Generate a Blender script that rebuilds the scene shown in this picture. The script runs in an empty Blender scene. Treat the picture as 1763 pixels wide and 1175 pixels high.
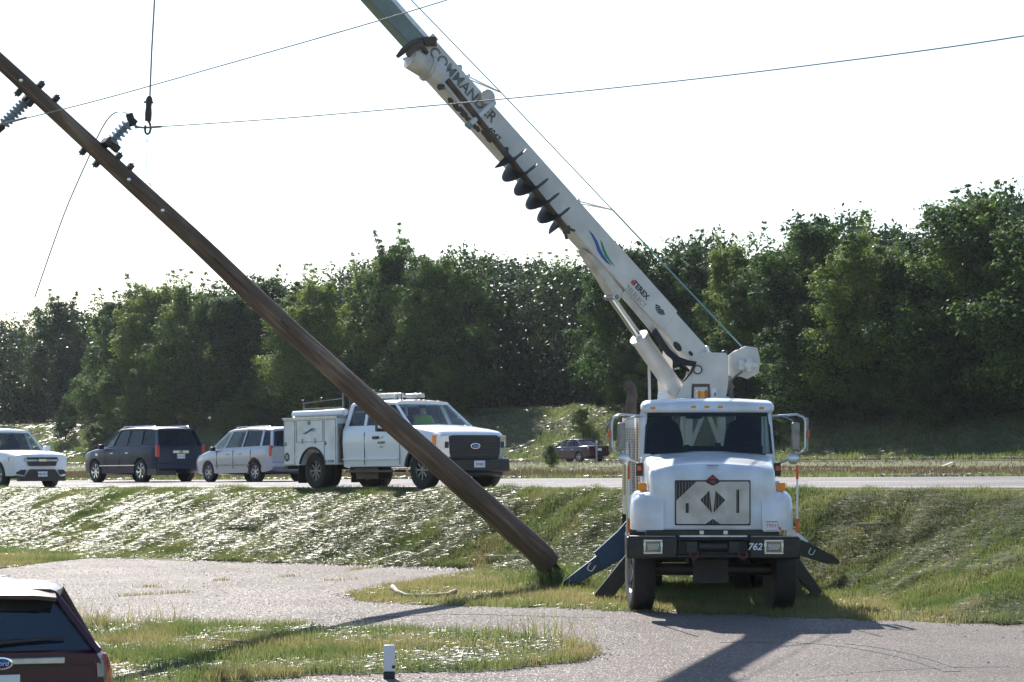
import bpy, bmesh, math, random
import numpy as np
from mathutils import Vector, Matrix, Euler
random.seed(7); RNG = np.random.default_rng(11)
R = math.radians
scene = bpy.context.scene
# ---------------------------------------------------------------- camera
CAMZ = 2.36; F = 4000.0; CX = 881.5; HY = 765.0
cam_d = bpy.data.cameras.new("camera"); cam = bpy.data.objects.new("camera", cam_d)
scene.collection.objects.link(cam); scene.camera = cam
cam.location = (0, 0, CAMZ); cam.rotation_euler = (R(90), 0, 0)
cam_d.sensor_width = 36; cam_d.lens = 36 * F / 1763
cam_d.shift_y = (HY - 587.5) / 1763
cam_d.clip_start = 0.5; cam_d.clip_end = 3000
# ---------------------------------------------------------------- sky and sun
SUN_EL, SUN_AZ = R(37), R(15)          # the sun stands beyond the scene, 15 degrees left of the view
world = bpy.data.worlds.new("World"); scene.world = world; world.use_nodes = True
wn = world.node_tree; wn.nodes.clear()
sky = wn.nodes.new("ShaderNodeTexSky"); sky.sky_type = 'NISHITA'; sky.sun_disc = False
sky.sun_elevation = SUN_EL; sky.sun_rotation = -SUN_AZ
sky.altitude = 200; sky.air_density = 1.25; sky.dust_density = 0.8; sky.ozone_density = 3.5
bg = wn.nodes.new("ShaderNodeBackground"); bg.inputs[1].default_value = 0.085
wo = wn.nodes.new("ShaderNodeOutputWorld")
wn.links.new(sky.outputs[0], bg.inputs[0]); wn.links.new(bg.outputs[0], wo.inputs[0])
sd = bpy.data.lights.new("sun", 'SUN'); sd.energy = 5.0; sd.angle = R(0.5); sd.color = (1.0, 0.94, 0.84)
so = bpy.data.objects.new("sun", sd); scene.collection.objects.link(so)
ldir = Vector((math.sin(SUN_AZ) * math.cos(SUN_EL), -math.cos(SUN_AZ) * math.cos(SUN_EL), -math.sin(SUN_EL)))
so.rotation_euler = ldir.to_track_quat('-Z', 'Y').to_euler(); so.location = (-20, 60, 60)
vs = scene.view_settings; vs.view_transform = 'Standard'; vs.look = 'None'; vs.gamma = 1.0; vs.exposure = 1.08
scene.render.engine = 'CYCLES'; scene.cycles.use_denoising = True
scene.cycles.max_bounces = 8; scene.cycles.transparent_max_bounces = 16; scene.cycles.volume_bounces = 0

def W(px, py, d):
    "the point seen at photo pixel (px, py) at distance d"
    return Vector(((px - CX) * d / F, d, CAMZ - (py - HY) * d / F))
# ---------------------------------------------------------------- materials
def nm(name):
    m = bpy.data.materials.new(name); m.use_nodes = True
    nt = m.node_tree; p = nt.nodes["Principled BSDF"]
    return m, nt, p
def N(nt, typ, **kw):
    n = nt.nodes.new(typ)
    for k, v in kw.items(): setattr(n, k, v)
    return n
def mat(name, col, rough=0.5, metal=0.0, var=0.0, scale=3.0, dirt=None, dirt_amt=0.0, bump=0.0, bscale=40.0, coat=0.0, spec=0.5):
    m, nt, p = nm(name)
    p.inputs["Base Color"].default_value = (*col, 1); p.inputs["Roughness"].default_value = rough
    p.inputs["Metallic"].default_value = metal; p.inputs["Coat Weight"].default_value = coat
    p.inputs["Specular IOR Level"].default_value = spec
    tc = N(nt, "ShaderNodeTexCoord")
    if var or dirt_amt:
        no = N(nt, "ShaderNodeTexNoise"); no.inputs["Scale"].default_value = scale; no.inputs["Detail"].default_value = 8
        nt.links.new(tc.outputs["Object"], no.inputs["Vector"])
        cr = N(nt, "ShaderNodeValToRGB"); cr.color_ramp.elements[0].position = 0.35; cr.color_ramp.elements[1].position = 0.72
        d = dirt if dirt else tuple(c * (1 - var) for c in col)
        a = dirt_amt if dirt_amt else 1.0
        cr.color_ramp.elements[0].color = (*col, 1)
        cr.color_ramp.elements[1].color = tuple(c * (1 - a) + q * a for c, q in zip(col, d)) + (1,)
        nt.links.new(no.outputs["Fac"], cr.inputs[0]); nt.links.new(cr.outputs[0], p.inputs["Base Color"])
    if bump:
        n2 = N(nt, "ShaderNodeTexNoise"); n2.inputs["Scale"].default_value = bscale; n2.inputs["Detail"].default_value = 4
        nt.links.new(tc.outputs["Object"], n2.inputs["Vector"])
        b = N(nt, "ShaderNodeBump"); b.inputs["Strength"].default_value = bump; b.inputs["Distance"].default_value = 0.02
        nt.links.new(n2.outputs["Fac"], b.inputs["Height"]); nt.links.new(b.outputs[0], p.inputs["Normal"])
    return m
def glass(name, tint, refl=0.6):
    m = bpy.data.materials.new(name); m.use_nodes = True; nt = m.node_tree; nt.nodes.clear()
    o = N(nt, "ShaderNodeOutputMaterial"); t = N(nt, "ShaderNodeBsdfTransparent"); t.inputs[0].default_value = (*tint, 1)
    g = N(nt, "ShaderNodeBsdfGlossy"); g.inputs["Roughness"].default_value = 0.03
    lw = N(nt, "ShaderNodeLayerWeight"); pw = N(nt, "ShaderNodeMath", operation='POWER'); pw.inputs[1].default_value = 5; nt.links.new(lw.outputs["Facing"], pw.inputs[0])
    f = N(nt, "ShaderNodeMath", operation='MULTIPLY_ADD'); f.inputs[1].default_value = .9; f.inputs[2].default_value = .055; nt.links.new(pw.outputs[0], f.inputs[0])
    mx = N(nt, "ShaderNodeMixShader")
    nt.links.new(f.outputs[0], mx.inputs[0]); nt.links.new(t.outputs[0], mx.inputs[1]); nt.links.new(g.outputs[0], mx.inputs[2])
    nt.links.new(mx.outputs[0], o.inputs[0]); return m
M = {}
M['white'] = mat('white_paint', (.70, .75, .82), .28, dirt=(.38, .35, .31), dirt_amt=.5, scale=3.1, coat=.4)
M['white2'] = mat('white_vehicle_paint', (.74, .77, .82), .3, coat=.8)
M['cream'] = mat('weathered_cream_paint', (.62, .58, .52), .5, dirt=(.22, .17, .12), dirt_amt=.6, scale=4.0, bump=.1)
M['boomwhite'] = mat('boom_white_fibreglass', (.66, .64, .62), .45, dirt=(.3, .26, .22), dirt_amt=.35, scale=3.0)
M['boomgrey'] = mat('boom_inner_grey', (.20, .25, .24), .45, var=.3)
M['black'] = mat('black_paint', (.012, .012, .013), .4, dirt=(.05, .04, .03), dirt_amt=.5, scale=5)
M['bumperblack'] = mat('bumper_black_steel', (.010, .010, .011), .45, dirt=(.035, .03, .025), dirt_amt=.6, scale=6)
M['rubber'] = mat('tyre_rubber', (.02, .019, .018), .8, dirt=(.045, .038, .032), dirt_amt=.5, scale=7, bump=.2)
M['chrome'] = mat('chrome', (.75, .76, .78), .12, 1.0)
M['alu'] = mat('aluminium', (.55, .56, .58), .32, .9, var=.25, scale=8)
M['steel'] = mat('dull_steel', (.28, .27, .26), .45, .8, var=.4, scale=9)
M['darkmetal'] = mat('dark_metal', (.045, .043, .045), .5, .3, var=.4)
M['mud'] = mat('dried_mud_steel', (.075, .055, .045), .8, dirt=(.16, .12, .09), dirt_amt=.8, scale=6, bump=.3)
M['blue'] = mat('outrigger_blue_paint', (.010, .052, .14), .35, dirt=(.02, .03, .05), dirt_amt=.6, scale=3)
M['amber'] = mat('amber_lens', (.9, .27, .01), .25, coat=.5)  # base colour brightened to stand in for sun glowing through the lens
M['orange'] = mat('orange_red_reflector', (.7, .09, .02), .35)
M['redlens'] = mat('red_lens', (.5, .012, .015), .2, coat=.6)
M['redpaint'] = mat('red_paint', (.35, .02, .02), .4)
M['lens'] = mat('clear_lens', (.34, .36, .40), .15, .6, coat=1)
M['seat'] = mat('dark_cloth_seat', (.012, .013, .018), .9)
M['interior'] = mat('dark_interior', (.02, .02, .022), .8)
M['navy'] = mat('dark_grey_blue_paint', (.007, .016, .045), .3, spec=.3)
M['silver'] = mat('silver_lilac_paint', (.33, .35, .42), .3, .35, coat=.8)
M['maroon'] = mat('dark_red_paint', (.042, .003, .022), .28, 0, coat=.25)
M['plum'] = mat('dark_plum_paint', (.03, .008, .018), .25, .2, coat=.6)
M['glass'] = glass('clear_glass', (.62, .72, .70))
M['tint'] = glass('privacy_glass', (.06, .07, .08))
M['midtint'] = glass('tinted_glass', (.38, .44, .46))
M['vest'] = mat('hi_vis_yellow', (.25, .42, .05), .8)
M['skin'] = mat('skin', (.5, .3, .22), .6)
M['paper'] = mat('plate_white', (.72, .74, .78), .5)
M['ink'] = mat('dark_lettering', (.03, .035, .04), .5)
M['red_ink'] = mat('red_lettering', (.55, .05, .05), .5)
M['lblue'] = mat('logo_blue', (.02, .08, .35), .4)
M['lgreen'] = mat('logo_green', (.02, .25, .10), .4)
M['emblemblue'] = mat('emblem_blue', (.01, .035, .2), .25)
M['porcelain'] = mat('grey_polymer_insulator', (.22, .27, .33), .35, var=.2)
M['wire'] = mat('aluminium_conductor', (.22, .23, .25), .5, .5)
M['rope'] = mat('teal_winch_rope', (.16, .30, .30), .8)
M['wood'] = None
# ---------------------------------------------------------------- mesh builder
class MB:
    def __init__(s): s.v = []; s.f = []
    def add(s, vs, fs):
        o = len(s.v); s.v += [Vector(p) for p in vs]; s.f += [tuple(i + o for i in f) for f in fs]; return s
    def box(s, c, d, rot=None):
        c = Vector(c); h = [x / 2 for x in d]
        P = [Vector((x * h[0], y * h[1], z * h[2])) for x in (-1, 1) for y in (-1, 1) for z in (-1, 1)]
        if rot is not None: P = [rot @ p for p in P]
        return s.add([c + p for p in P], [(0, 1, 3, 2), (4, 6, 7, 5), (0, 4, 5, 1), (2, 3, 7, 6), (0, 2, 6, 4), (1, 5, 7, 3)])
    def beam(s, a, b, w, h, up=(0, 0, 1)):
        a = Vector(a); b = Vector(b); d = (b - a).normalized(); u = Vector(up)
        x = d.cross(u)
        if x.length < 1e-4: x = Vector((1, 0, 0))
        x.normalize(); y = x.cross(d)
        if not isinstance(w, tuple): w = (w, w)
        if not isinstance(h, tuple): h = (h, h)
        P = []
        for p, ww, hh in ((a, w[0], h[0]), (b, w[1], h[1])):
            P += [p - x * ww / 2 - y * hh / 2, p + x * ww / 2 - y * hh / 2, p + x * ww / 2 + y * hh / 2, p - x * ww / 2 + y * hh / 2]
        return s.add(P, [(3, 2, 1, 0), (4, 5, 6, 7), (0, 1, 5, 4), (1, 2, 6, 5), (2, 3, 7, 6), (3, 0, 4, 7)])
    def loft(s, rings, closed=True, caps=True):
        n = len(rings[0]); o = []
        for r in rings: o += list(r)
        f = []
        for i in range(len(rings) - 1):
            for j in range(n if closed else n - 1):
                k = (j + 1) % n; f.append((i * n + j, i * n + k, (i + 1) * n + k, (i + 1) * n + j))
        if caps and closed: f.append(tuple(range(n - 1, -1, -1))); f.append(tuple((len(rings) - 1) * n + j for j in range(n)))
        return s.add(o, f)
    def tube(s, pts, r, seg=8, caps=True):
        pts = [Vector(p) for p in pts]; n = len(pts)
        rs = r if isinstance(r, (list, tuple)) else [r] * n
        rings = []; x = None
        for i, p in enumerate(pts):
            t = (pts[min(i + 1, n - 1)] - pts[max(i - 1, 0)]).normalized()
            if x is None:
                a = Vector((0, 0, 1)) if abs(t.z) < .9 else Vector((1, 0, 0)); x = t.cross(a).normalized()
            else: x = (x - t * x.dot(t)).normalized()
            y = t.cross(x)
            rings.append([p + (x * math.cos(2 * math.pi * j / seg) + y * math.sin(2 * math.pi * j / seg)) * rs[i] for j in range(seg)])
        return s.loft(rings, True, caps)
    def cyl(s, a, b, r, seg=16, r2=None): return s.tube([a, b], [r, r if r2 is None else r2], seg)
    def lathe(s, prof, o, axis=(0, 0, 1), seg=24, caps=True):
        "prof: list of (radius, distance along axis)"
        o = Vector(o); ax = Vector(axis).normalized(); a = Vector((0, 0, 1)) if abs(ax.z) < .9 else Vector((1, 0, 0))
        x = ax.cross(a).normalized(); y = ax.cross(x)
        return s.loft([[o + ax * h + (x * math.cos(2 * math.pi * j / seg) + y * math.sin(2 * math.pi * j / seg)) * max(r, 1e-4) for j in range(seg)] for r, h in prof], True, caps)
    def prism(s, poly, n):
        "poly: 3d outline, extruded by vector n"
        n = Vector(n); P = [Vector(p) for p in poly]; k = len(P)
        return s.add(P + [p + n for p in P], [tuple(range(k - 1, -1, -1)), tuple(range(k, 2 * k))] + [(i, (i + 1) % k, k + (i + 1) % k, k + i) for i in range(k)])
    def xf(s, m): s.v = [m @ p for p in s.v]; return s
    def build(s, name, m, parent=None, smooth=None, bevel=0, bseg=2, loc=None):
        me = bpy.data.meshes.new(name); me.from_pydata([tuple(p) for p in s.v], [], s.f)
        bm = bmesh.new(); bm.from_mesh(me); bmesh.ops.recalc_face_normals(bm, faces=bm.faces); bm.to_mesh(me); bm.free()
        me.materials.append(m)
        if smooth:
            me.polygons.foreach_set('use_smooth', [True] * len(me.polygons)); me.set_sharp_from_angle(angle=R(smooth))
        o = bpy.data.objects.new(name, me); scene.collection.objects.link(o)
        if parent: o.parent = parent
        if loc: o.location = loc
        if bevel:
            b = o.modifiers.new('bevel', 'BEVEL'); b.width = bevel; b.segments = bseg; b.limit_method = 'ANGLE'; b.angle_limit = R(35)
            b.harden_normals = False
            me.polygons.foreach_set('use_smooth', [True] * len(me.polygons)); me.set_sharp_from_angle(angle=R(50))
        return o
def tag(o, label, cat, group=None, kind=None):
    if label: o['label'] = label
    if cat: o['category'] = cat
    if group: o['group'] = group
    if kind: o['kind'] = kind
    return o
def thing(name, label, cat, loc=(0, 0, 0), rz=0, group=None):
    o = bpy.data.objects.new(name, None); scene.collection.objects.link(o)
    o.location = loc; o.rotation_euler = (0, 0, rz); o.empty_display_size = .3
    return tag(o, label, cat, group)
def text(name, s, size, mtx, m, parent, ext=.003, shear=0, bold=0):
    c = bpy.data.curves.new(name, 'FONT'); c.body = s; c.size = size; c.extrude = ext; c.align_x = 'CENTER'; c.align_y = 'CENTER'; c.shear = shear; c.offset = bold
    t = bpy.data.objects.new(name, c); scene.collection.objects.link(t)
    dg = bpy.context.evaluated_depsgraph_get(); me = bpy.data.meshes.new_from_object(t.evaluated_get(dg)); me.name = name
    bpy.data.objects.remove(t); me.transform(mtx); me.materials.clear(); me.materials.append(m)
    o = bpy.data.objects.new(name, me); scene.collection.objects.link(o); o.parent = parent; return o
def frame(o, x, y):
    "matrix with origin o, writing direction x and up y"
    x = Vector(x).normalized(); y = Vector(y); y = (y - x * y.dot(x)).normalized(); z = x.cross(y)
    return Matrix(((x.x, y.x, z.x, o[0]), (x.y, y.y, z.y, o[1]), (x.z, y.z, z.z, o[2]), (0, 0, 0, 1)))
def npmesh(name, V, Fc, m, smooth=False, attr=None):
    me = bpy.data.meshes.new(name); V = np.asarray(V, dtype=np.float32); Fc = np.asarray(Fc, dtype=np.int32)
    n, k = Fc.shape
    me.vertices.add(len(V)); me.vertices.foreach_set('co', V.ravel())
    me.loops.add(n * k); me.loops.foreach_set('vertex_index', Fc.ravel())
    me.polygons.add(n); me.polygons.foreach_set('loop_start', np.arange(0, n * k, k, dtype=np.int32))
    me.polygons.foreach_set('use_smooth', np.full(n, smooth)); me.update(calc_edges=True); me.materials.append(m)
    return me
def link(name, me, parent=None):
    o = bpy.data.objects.new(name, me); scene.collection.objects.link(o); o.parent = parent; return o
# ---------------------------------------------------------------- terrain
SN, CN = .629, .777
def sstep(a, b, x):
    t = np.clip((x - a) / (b - a), 0, 1); return t * t * (3 - 2 * t)
def offt(x, y): return CN * x + SN * y, -SN * x + CN * y
def vnoise(x, y, s, seed=0):
    x0 = np.asarray(x, float); y0 = np.asarray(y, float); ca, sa = math.cos(seed * 1.3 + .5), math.sin(seed * 1.3 + .5)
    x0, y0 = x0 * ca - y0 * sa, x0 * sa + y0 * ca
    x = (x0 + .35 * s * np.sin(y0 * 2.1 / s + seed)) / s + seed * 13.7; y = (y0 + .35 * s * np.sin(x0 * 1.7 / s)) / s + seed * 7.3
    xi = np.floor(x).astype(np.int64); yi = np.floor(y).astype(np.int64); fx = x - xi; fy = y - yi
    def h(a, b):
        n = (a * 374761393 + b * 668265263 + seed * 1442695041) & 0xffffffff; n = ((n ^ (n >> 13)) * 1274126177) & 0xffffffff
        return ((n ^ (n >> 16)) & 0xffff) / 65535.0
    fx = fx * fx * (3 - 2 * fx); fy = fy * fy * (3 - 2 * fy)
    return (h(xi, yi) * (1 - fx) + h(xi + 1, yi) * fx) * (1 - fy) + (h(xi, yi + 1) * (1 - fx) + h(xi + 1, yi + 1) * fx) * fy
def toe(t): return 28.3 - 1.7 * sstep(36, 47, t) - 3.2 * (1 - sstep(20.5, 27, t))
def G(x, y):
    x = np.asarray(x, float); y = np.asarray(y, float); o, t = offt(x, y)
    zl = -.008 * (t - 23.8) - .0175 * (33 - y + np.sqrt((33 - y) ** 2 + 1.0))
    zl = np.maximum(zl - .085, -3)
    z1 = CAMZ - (.83 + .0142 * (t - 27.6) - .0105 * (o - 32)); z2 = CAMZ - (1.15 + .0092 * (t - 110.7))
    s = np.clip((o - toe(t)) / (30.9 - toe(t)), 0, 1); s = .6 * s + .4 * s * s * (3 - 2 * s)
    z = zl * (1 - s) + z1 * s
    bump = .07 * (vnoise(x, y, .9, 1) - .5) + .06 * (vnoise(x, y, .35, 2) - .5)
    z = z + bump * sstep(toe(t), toe(t) + .6, o) * (1 - sstep(30.0, 30.8, o))
    m = sstep(46, 81, o); z = z * (1 - m) + z2 * m
    z = z - .5 * sstep(46, 52, o) * (1 - sstep(66, 80, o)) - .30 * sstep(66, 76, o) * (1 - sstep(80.5, 83, o))
    z = z + .25 * (vnoise(x, y, 2.5, 3) - .5) * sstep(46, 50, o) * (1 - sstep(76, 81, o))
    hill = 4.0 * sstep(104.5, 119, o) + np.maximum(o - 117, 0) * .07
    z = z + np.minimum(hill, 10) + (.5 * (vnoise(x, y, 3.0, 4) - .5) + .25 * (vnoise(x, y, 1.1, 5) - .5)) * sstep(104.5, 108, o)
    return z
def Gp(px, py, lo=22.0, hi=60.0):
    "ground point seen at a photo pixel"
    d = np.linspace(lo, hi, 4000); X = (px - CX) * d / F; Z = CAMZ - (py - HY) * d / F
    k = np.argmax(Z <= G(X, d)); return float(X[k]), float(d[k])
def g(x, y): return float(G(x, y))

def soil_mat(name, c1, c2, c3, sc=1.2, rough=.95):
    m, nt, p = nm(name); p.inputs["Roughness"].default_value = rough; p.inputs["Specular IOR Level"].default_value = .15
    geo = N(nt, "ShaderNodeNewGeometry"); no = N(nt, "ShaderNodeTexNoise"); no.inputs["Scale"].default_value = sc; no.inputs["Detail"].default_value = 10
    no.inputs["Roughness"].default_value = .7
    nt.links.new(geo.outputs["Position"], no.inputs["Vector"])
    cr = N(nt, "ShaderNodeValToRGB"); e = cr.color_ramp.elements; e[0].position = .3; e[0].color = (*c1, 1); e[1].position = .7; e[1].color = (*c3, 1)
    k = e.new(.5); k.color = (*c2, 1); nt.links.new(no.outputs["Fac"], cr.inputs[0]); nt.links.new(cr.outputs[0], p.inputs["Base Color"])
    b = N(nt, "ShaderNodeBump"); b.inputs["Strength"].default_value = .6; b.inputs["Distance"].default_value = .05
    nt.links.new(no.outputs["Fac"], b.inputs["Height"]); nt.links.new(b.outputs[0], p.inputs["Normal"]); return m
M['soil'] = soil_mat('grassy_soil', (.07, .085, .035), (.11, .12, .055), (.16, .145, .085))
M['gravel'] = soil_mat('shoulder_gravel', (.16, .12, .10), (.24, .19, .165), (.34, .28, .25), 14, .8)
def asphalt_mat(name, base, sc=1.0, rough=.55, gl=.5):
    m, nt, p = nm(name); geo = N(nt, "ShaderNodeNewGeometry")
    n1 = N(nt, "ShaderNodeTexNoise"); n1.inputs["Scale"].default_value = .35 * sc; n1.inputs["Detail"].default_value = 6
    mp = N(nt, "ShaderNodeMapping"); mp.inputs["Scale"].default_value = (1, 1, 1)
    vo = N(nt, "ShaderNodeTexVoronoi"); vo.inputs["Scale"].default_value = 55
    n3 = N(nt, "ShaderNodeTexNoise"); n3.inputs["Scale"].default_value = 28; n3.inputs["Detail"].default_value = 4
    for n_ in (n1, vo, n3): nt.links.new(geo.outputs["Position"], n_.inputs["Vector"])
    cr = N(nt, "ShaderNodeValToRGB"); e = cr.color_ramp.elements
    e[0].position = .3; e[0].color = (base[0] * .72, base[1] * .72, base[2] * .74, 1); e[1].position = .7; e[1].color = (*[c * 1.2 for c in base], 1)
    nt.links.new(n1.outputs["Fac"], cr.inputs[0])
    mx = N(nt, "ShaderNodeMixRGB", blend_type='MULTIPLY'); mx.inputs[0].default_value = .65
    cr2 = N(nt, "ShaderNodeValToRGB"); e2 = cr2.color_ramp.elements; e2[0].position = 0; e2[0].color = (.35, .35, .35, 1); e2[1].position = 1; e2[1].color = (1.9, 1.85, 1.8, 1)
    nt.links.new(vo.outputs["Color"], cr2.inputs[0]); nt.links.new(cr.outputs[0], mx.inputs[1]); nt.links.new(cr2.outputs[0], mx.inputs[2])
    nt.links.new(mx.outputs[0], p.inputs["Base Color"]); p.inputs["Specular IOR Level"].default_value = gl
    cs = N(nt, "ShaderNodeSeparateColor"); nt.links.new(vo.outputs["Color"], cs.inputs[0])
    rr = N(nt, "ShaderNodeValToRGB"); rr.color_ramp.elements[0].position = .80; rr.color_ramp.elements[0].color = (rough,) * 3 + (1,); rr.color_ramp.elements[1].position = .90; rr.color_ramp.elements[1].color = (.42,) * 3 + (1,)
    nt.links.new(cs.outputs[1], rr.inputs[0]); nt.links.new(rr.outputs[0], p.inputs["Roughness"])
    b = N(nt, "ShaderNodeBump"); b.inputs["Strength"].default_value = .9; b.inputs["Distance"].default_value = .006
    mxh = N(nt, "ShaderNodeMath", operation='ADD'); nt.links.new(vo.outputs["Distance"], mxh.inputs[0]); nt.links.new(n3.outputs["Fac"], mxh.inputs[1])
    nt.links.new(mxh.outputs[0], b.inputs["Height"]); nt.links.new(b.outputs[0], p.inputs["Normal"]); return m
M['asphalt'] = asphalt_mat('lot_asphalt', (.132, .115, .109), 1.0, .95, .2)
M['road'] = asphalt_mat('road_asphalt', (.19, .178, .182), .4, .95, .15)
def grid_sheet(name, m, us, vs_, world_xy, dz=0, mask=None, rim=0):
    U, V_ = np.meshgrid(us, vs_, indexing='ij'); X, Y = world_xy(U, V_); Z = G(X, Y) + dz
    nu, nv = U.shape; idx = np.arange(nu * nv).reshape(nu, nv)
    Fq = np.stack([idx[:-1, :-1], idx[1:, :-1], idx[1:, 1:], idx[:-1, 1:]], -1).reshape(-1, 4)
    P = np.stack([X, Y, Z], -1).reshape(-1, 3)
    if mask is not None:
        c = P[Fq].mean(1); Fq = Fq[mask(c[:, 0], c[:, 1])]
        used = np.unique(Fq); re = np.zeros(len(P), int); re[used] = np.arange(len(used)); P = P[used]; Fq = re[Fq]
    me = npmesh(name, P, Fq, m, True); return link(name, me)
def ot_xy(o, t): return CN * o - SN * t, SN * o + CN * t
# the ground: one sheet, fine where the slopes are, running on to the horizon
os_ = np.unique(np.concatenate([np.linspace(-300, 8, 12), np.arange(8, 27, .5), np.arange(27, 32, .15), np.arange(32, 46, 1.0), np.arange(46, 90, 1.2), np.arange(90, 103, 1.0), np.arange(103, 122, .6), np.arange(122, 200, 4), np.linspace(200, 1500, 10)]))
ts_ = np.unique(np.concatenate([np.linspace(-500, -10, 8), np.arange(-10, 90, .5), np.arange(90, 260, 1.0), np.linspace(260, 1500, 12)]))
gr = grid_sheet('ground', M['soil'], os_, ts_, ot_xy); tag(gr, None, None, kind='structure')
def inpoly(x, y, poly):
    x = np.asarray(x); y = np.asarray(y); r = np.zeros(x.shape, bool); n = len(poly)
    for i in range(n):
        x1, y1 = poly[i]; x2, y2 = poly[(i + 1) % n]
        if y1 == y2: continue
        c = ((y1 > y) != (y2 > y)) & (x < (x2 - x1) * (y - y1) / (y2 - y1) + x1); r ^= c
    return r
far_px = [(0, 982), (60, 973), (150, 963), (250, 957), (400, 964), (600, 969), (740, 971), (850, 972), (905, 980), (940, 990)]
mid_px = [(820, 985), (740, 1000), (660, 1012), (595, 1026), (625, 1038), (700, 1043), (860, 1048), (1040, 1053), (1100, 1056), (1250, 1062), (1400, 1068), (1600, 1074), (1763, 1078)]
edge = [Gp(a, b) for a, b in far_px[:8]]
mid = [Gp(a, b) for a, b in mid_px]
def ext(a, b, k): return (b[0] + (b[0] - a[0]) * k, b[1] + (b[1] - a[1]) * k)
lotpoly = [(-30, edge[0][1] + 14), *edge, *mid, (14, mid[-1][1] - 3.0), (30, 18), (30, 5), (-30, 5)]
isl_px = [(-60, 1082), (60, 1079), (150, 1076), (300, 1078), (500, 1084), (650, 1089), (800, 1093), (920, 1101), (1000, 1112), (1045, 1128), (1010, 1142), (940, 1150), (860, 1157), (720, 1163), (560, 1168), (420, 1173), (330, 1180)]
isl = [Gp(a, b, 20) for a, b in isl_px]
islpoly = isl + [(-3.5, 23.6), (-7, 22.5), (-12, 22.5), (-12, isl[0][1])]
nz = lambda x, y: .16 * (vnoise(x, y, .5, 8) - .5) + .10 * (vnoise(x, y, .17, 9) - .5)
def in_lot(x, y, grow=0.):
    o, t = offt(x, y); return inpoly(x + nz(x, y), y + 2.5 * nz(y, x) + grow, lotpoly) & (o + nz(x, y) < toe(t) + .12)
def in_isl(x, y): return inpoly(x + nz(x, y), y + 2.5 * nz(y, x), islpoly)
lot = grid_sheet('parking_lot', M['asphalt'], np.arange(-12, 13, .12), np.concatenate([np.arange(16, 60, .12)]), lambda a, b: (a, b), .02, lambda x, y: in_lot(x, y)); lot['kind'] = 'structure'
il = grid_sheet('grass_island_soil', M['soil'], np.arange(-12, 2, .12), np.arange(22, 33, .1), lambda a, b: (a, b), .026, lambda x, y: in_isl(x, y)); il['kind'] = 'structure'
r1 = grid_sheet('road', M['road'], np.arange(32.6, 45.01, 1.24), np.arange(-40, 420, 2.0), ot_xy, .03); r1['kind'] = 'structure'
sh = grid_sheet('gravel_shoulder', M['gravel'], np.linspace(31.0, 32.58, 4), np.arange(-40, 420, 2.0), ot_xy, .02); sh['kind'] = 'structure'
r2 = grid_sheet('far_road', M['road'], np.arange(83.5, 104.01, 1.0), np.arange(-40, 420, 2.0), ot_xy, .03); r2['kind'] = 'structure'
M['line'] = mat('road_marking_white', (.7, .7, .7), .5, var=.25, scale=6)
def strip(o0, o1, t0, t1): return grid_sheet('lane_line', M['line'], np.array([o0, o1]), np.linspace(t0, t1, max(2, int((t1 - t0) / 2) + 1)), ot_xy, .036)
for s_ in (strip(33.5, 33.62, -40, 400), strip(44.0, 44.12, -40, 400), strip(85.3, 85.42, -40, 400), strip(101, 101.12, -40, 400)): s_['kind'] = 'structure'
for t0 in range(-2, 120, 12):
    s_ = strip(38.6, 38.74, t0, t0 + 3); s_['kind'] = 'structure'
HAZE = 0.00006
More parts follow.
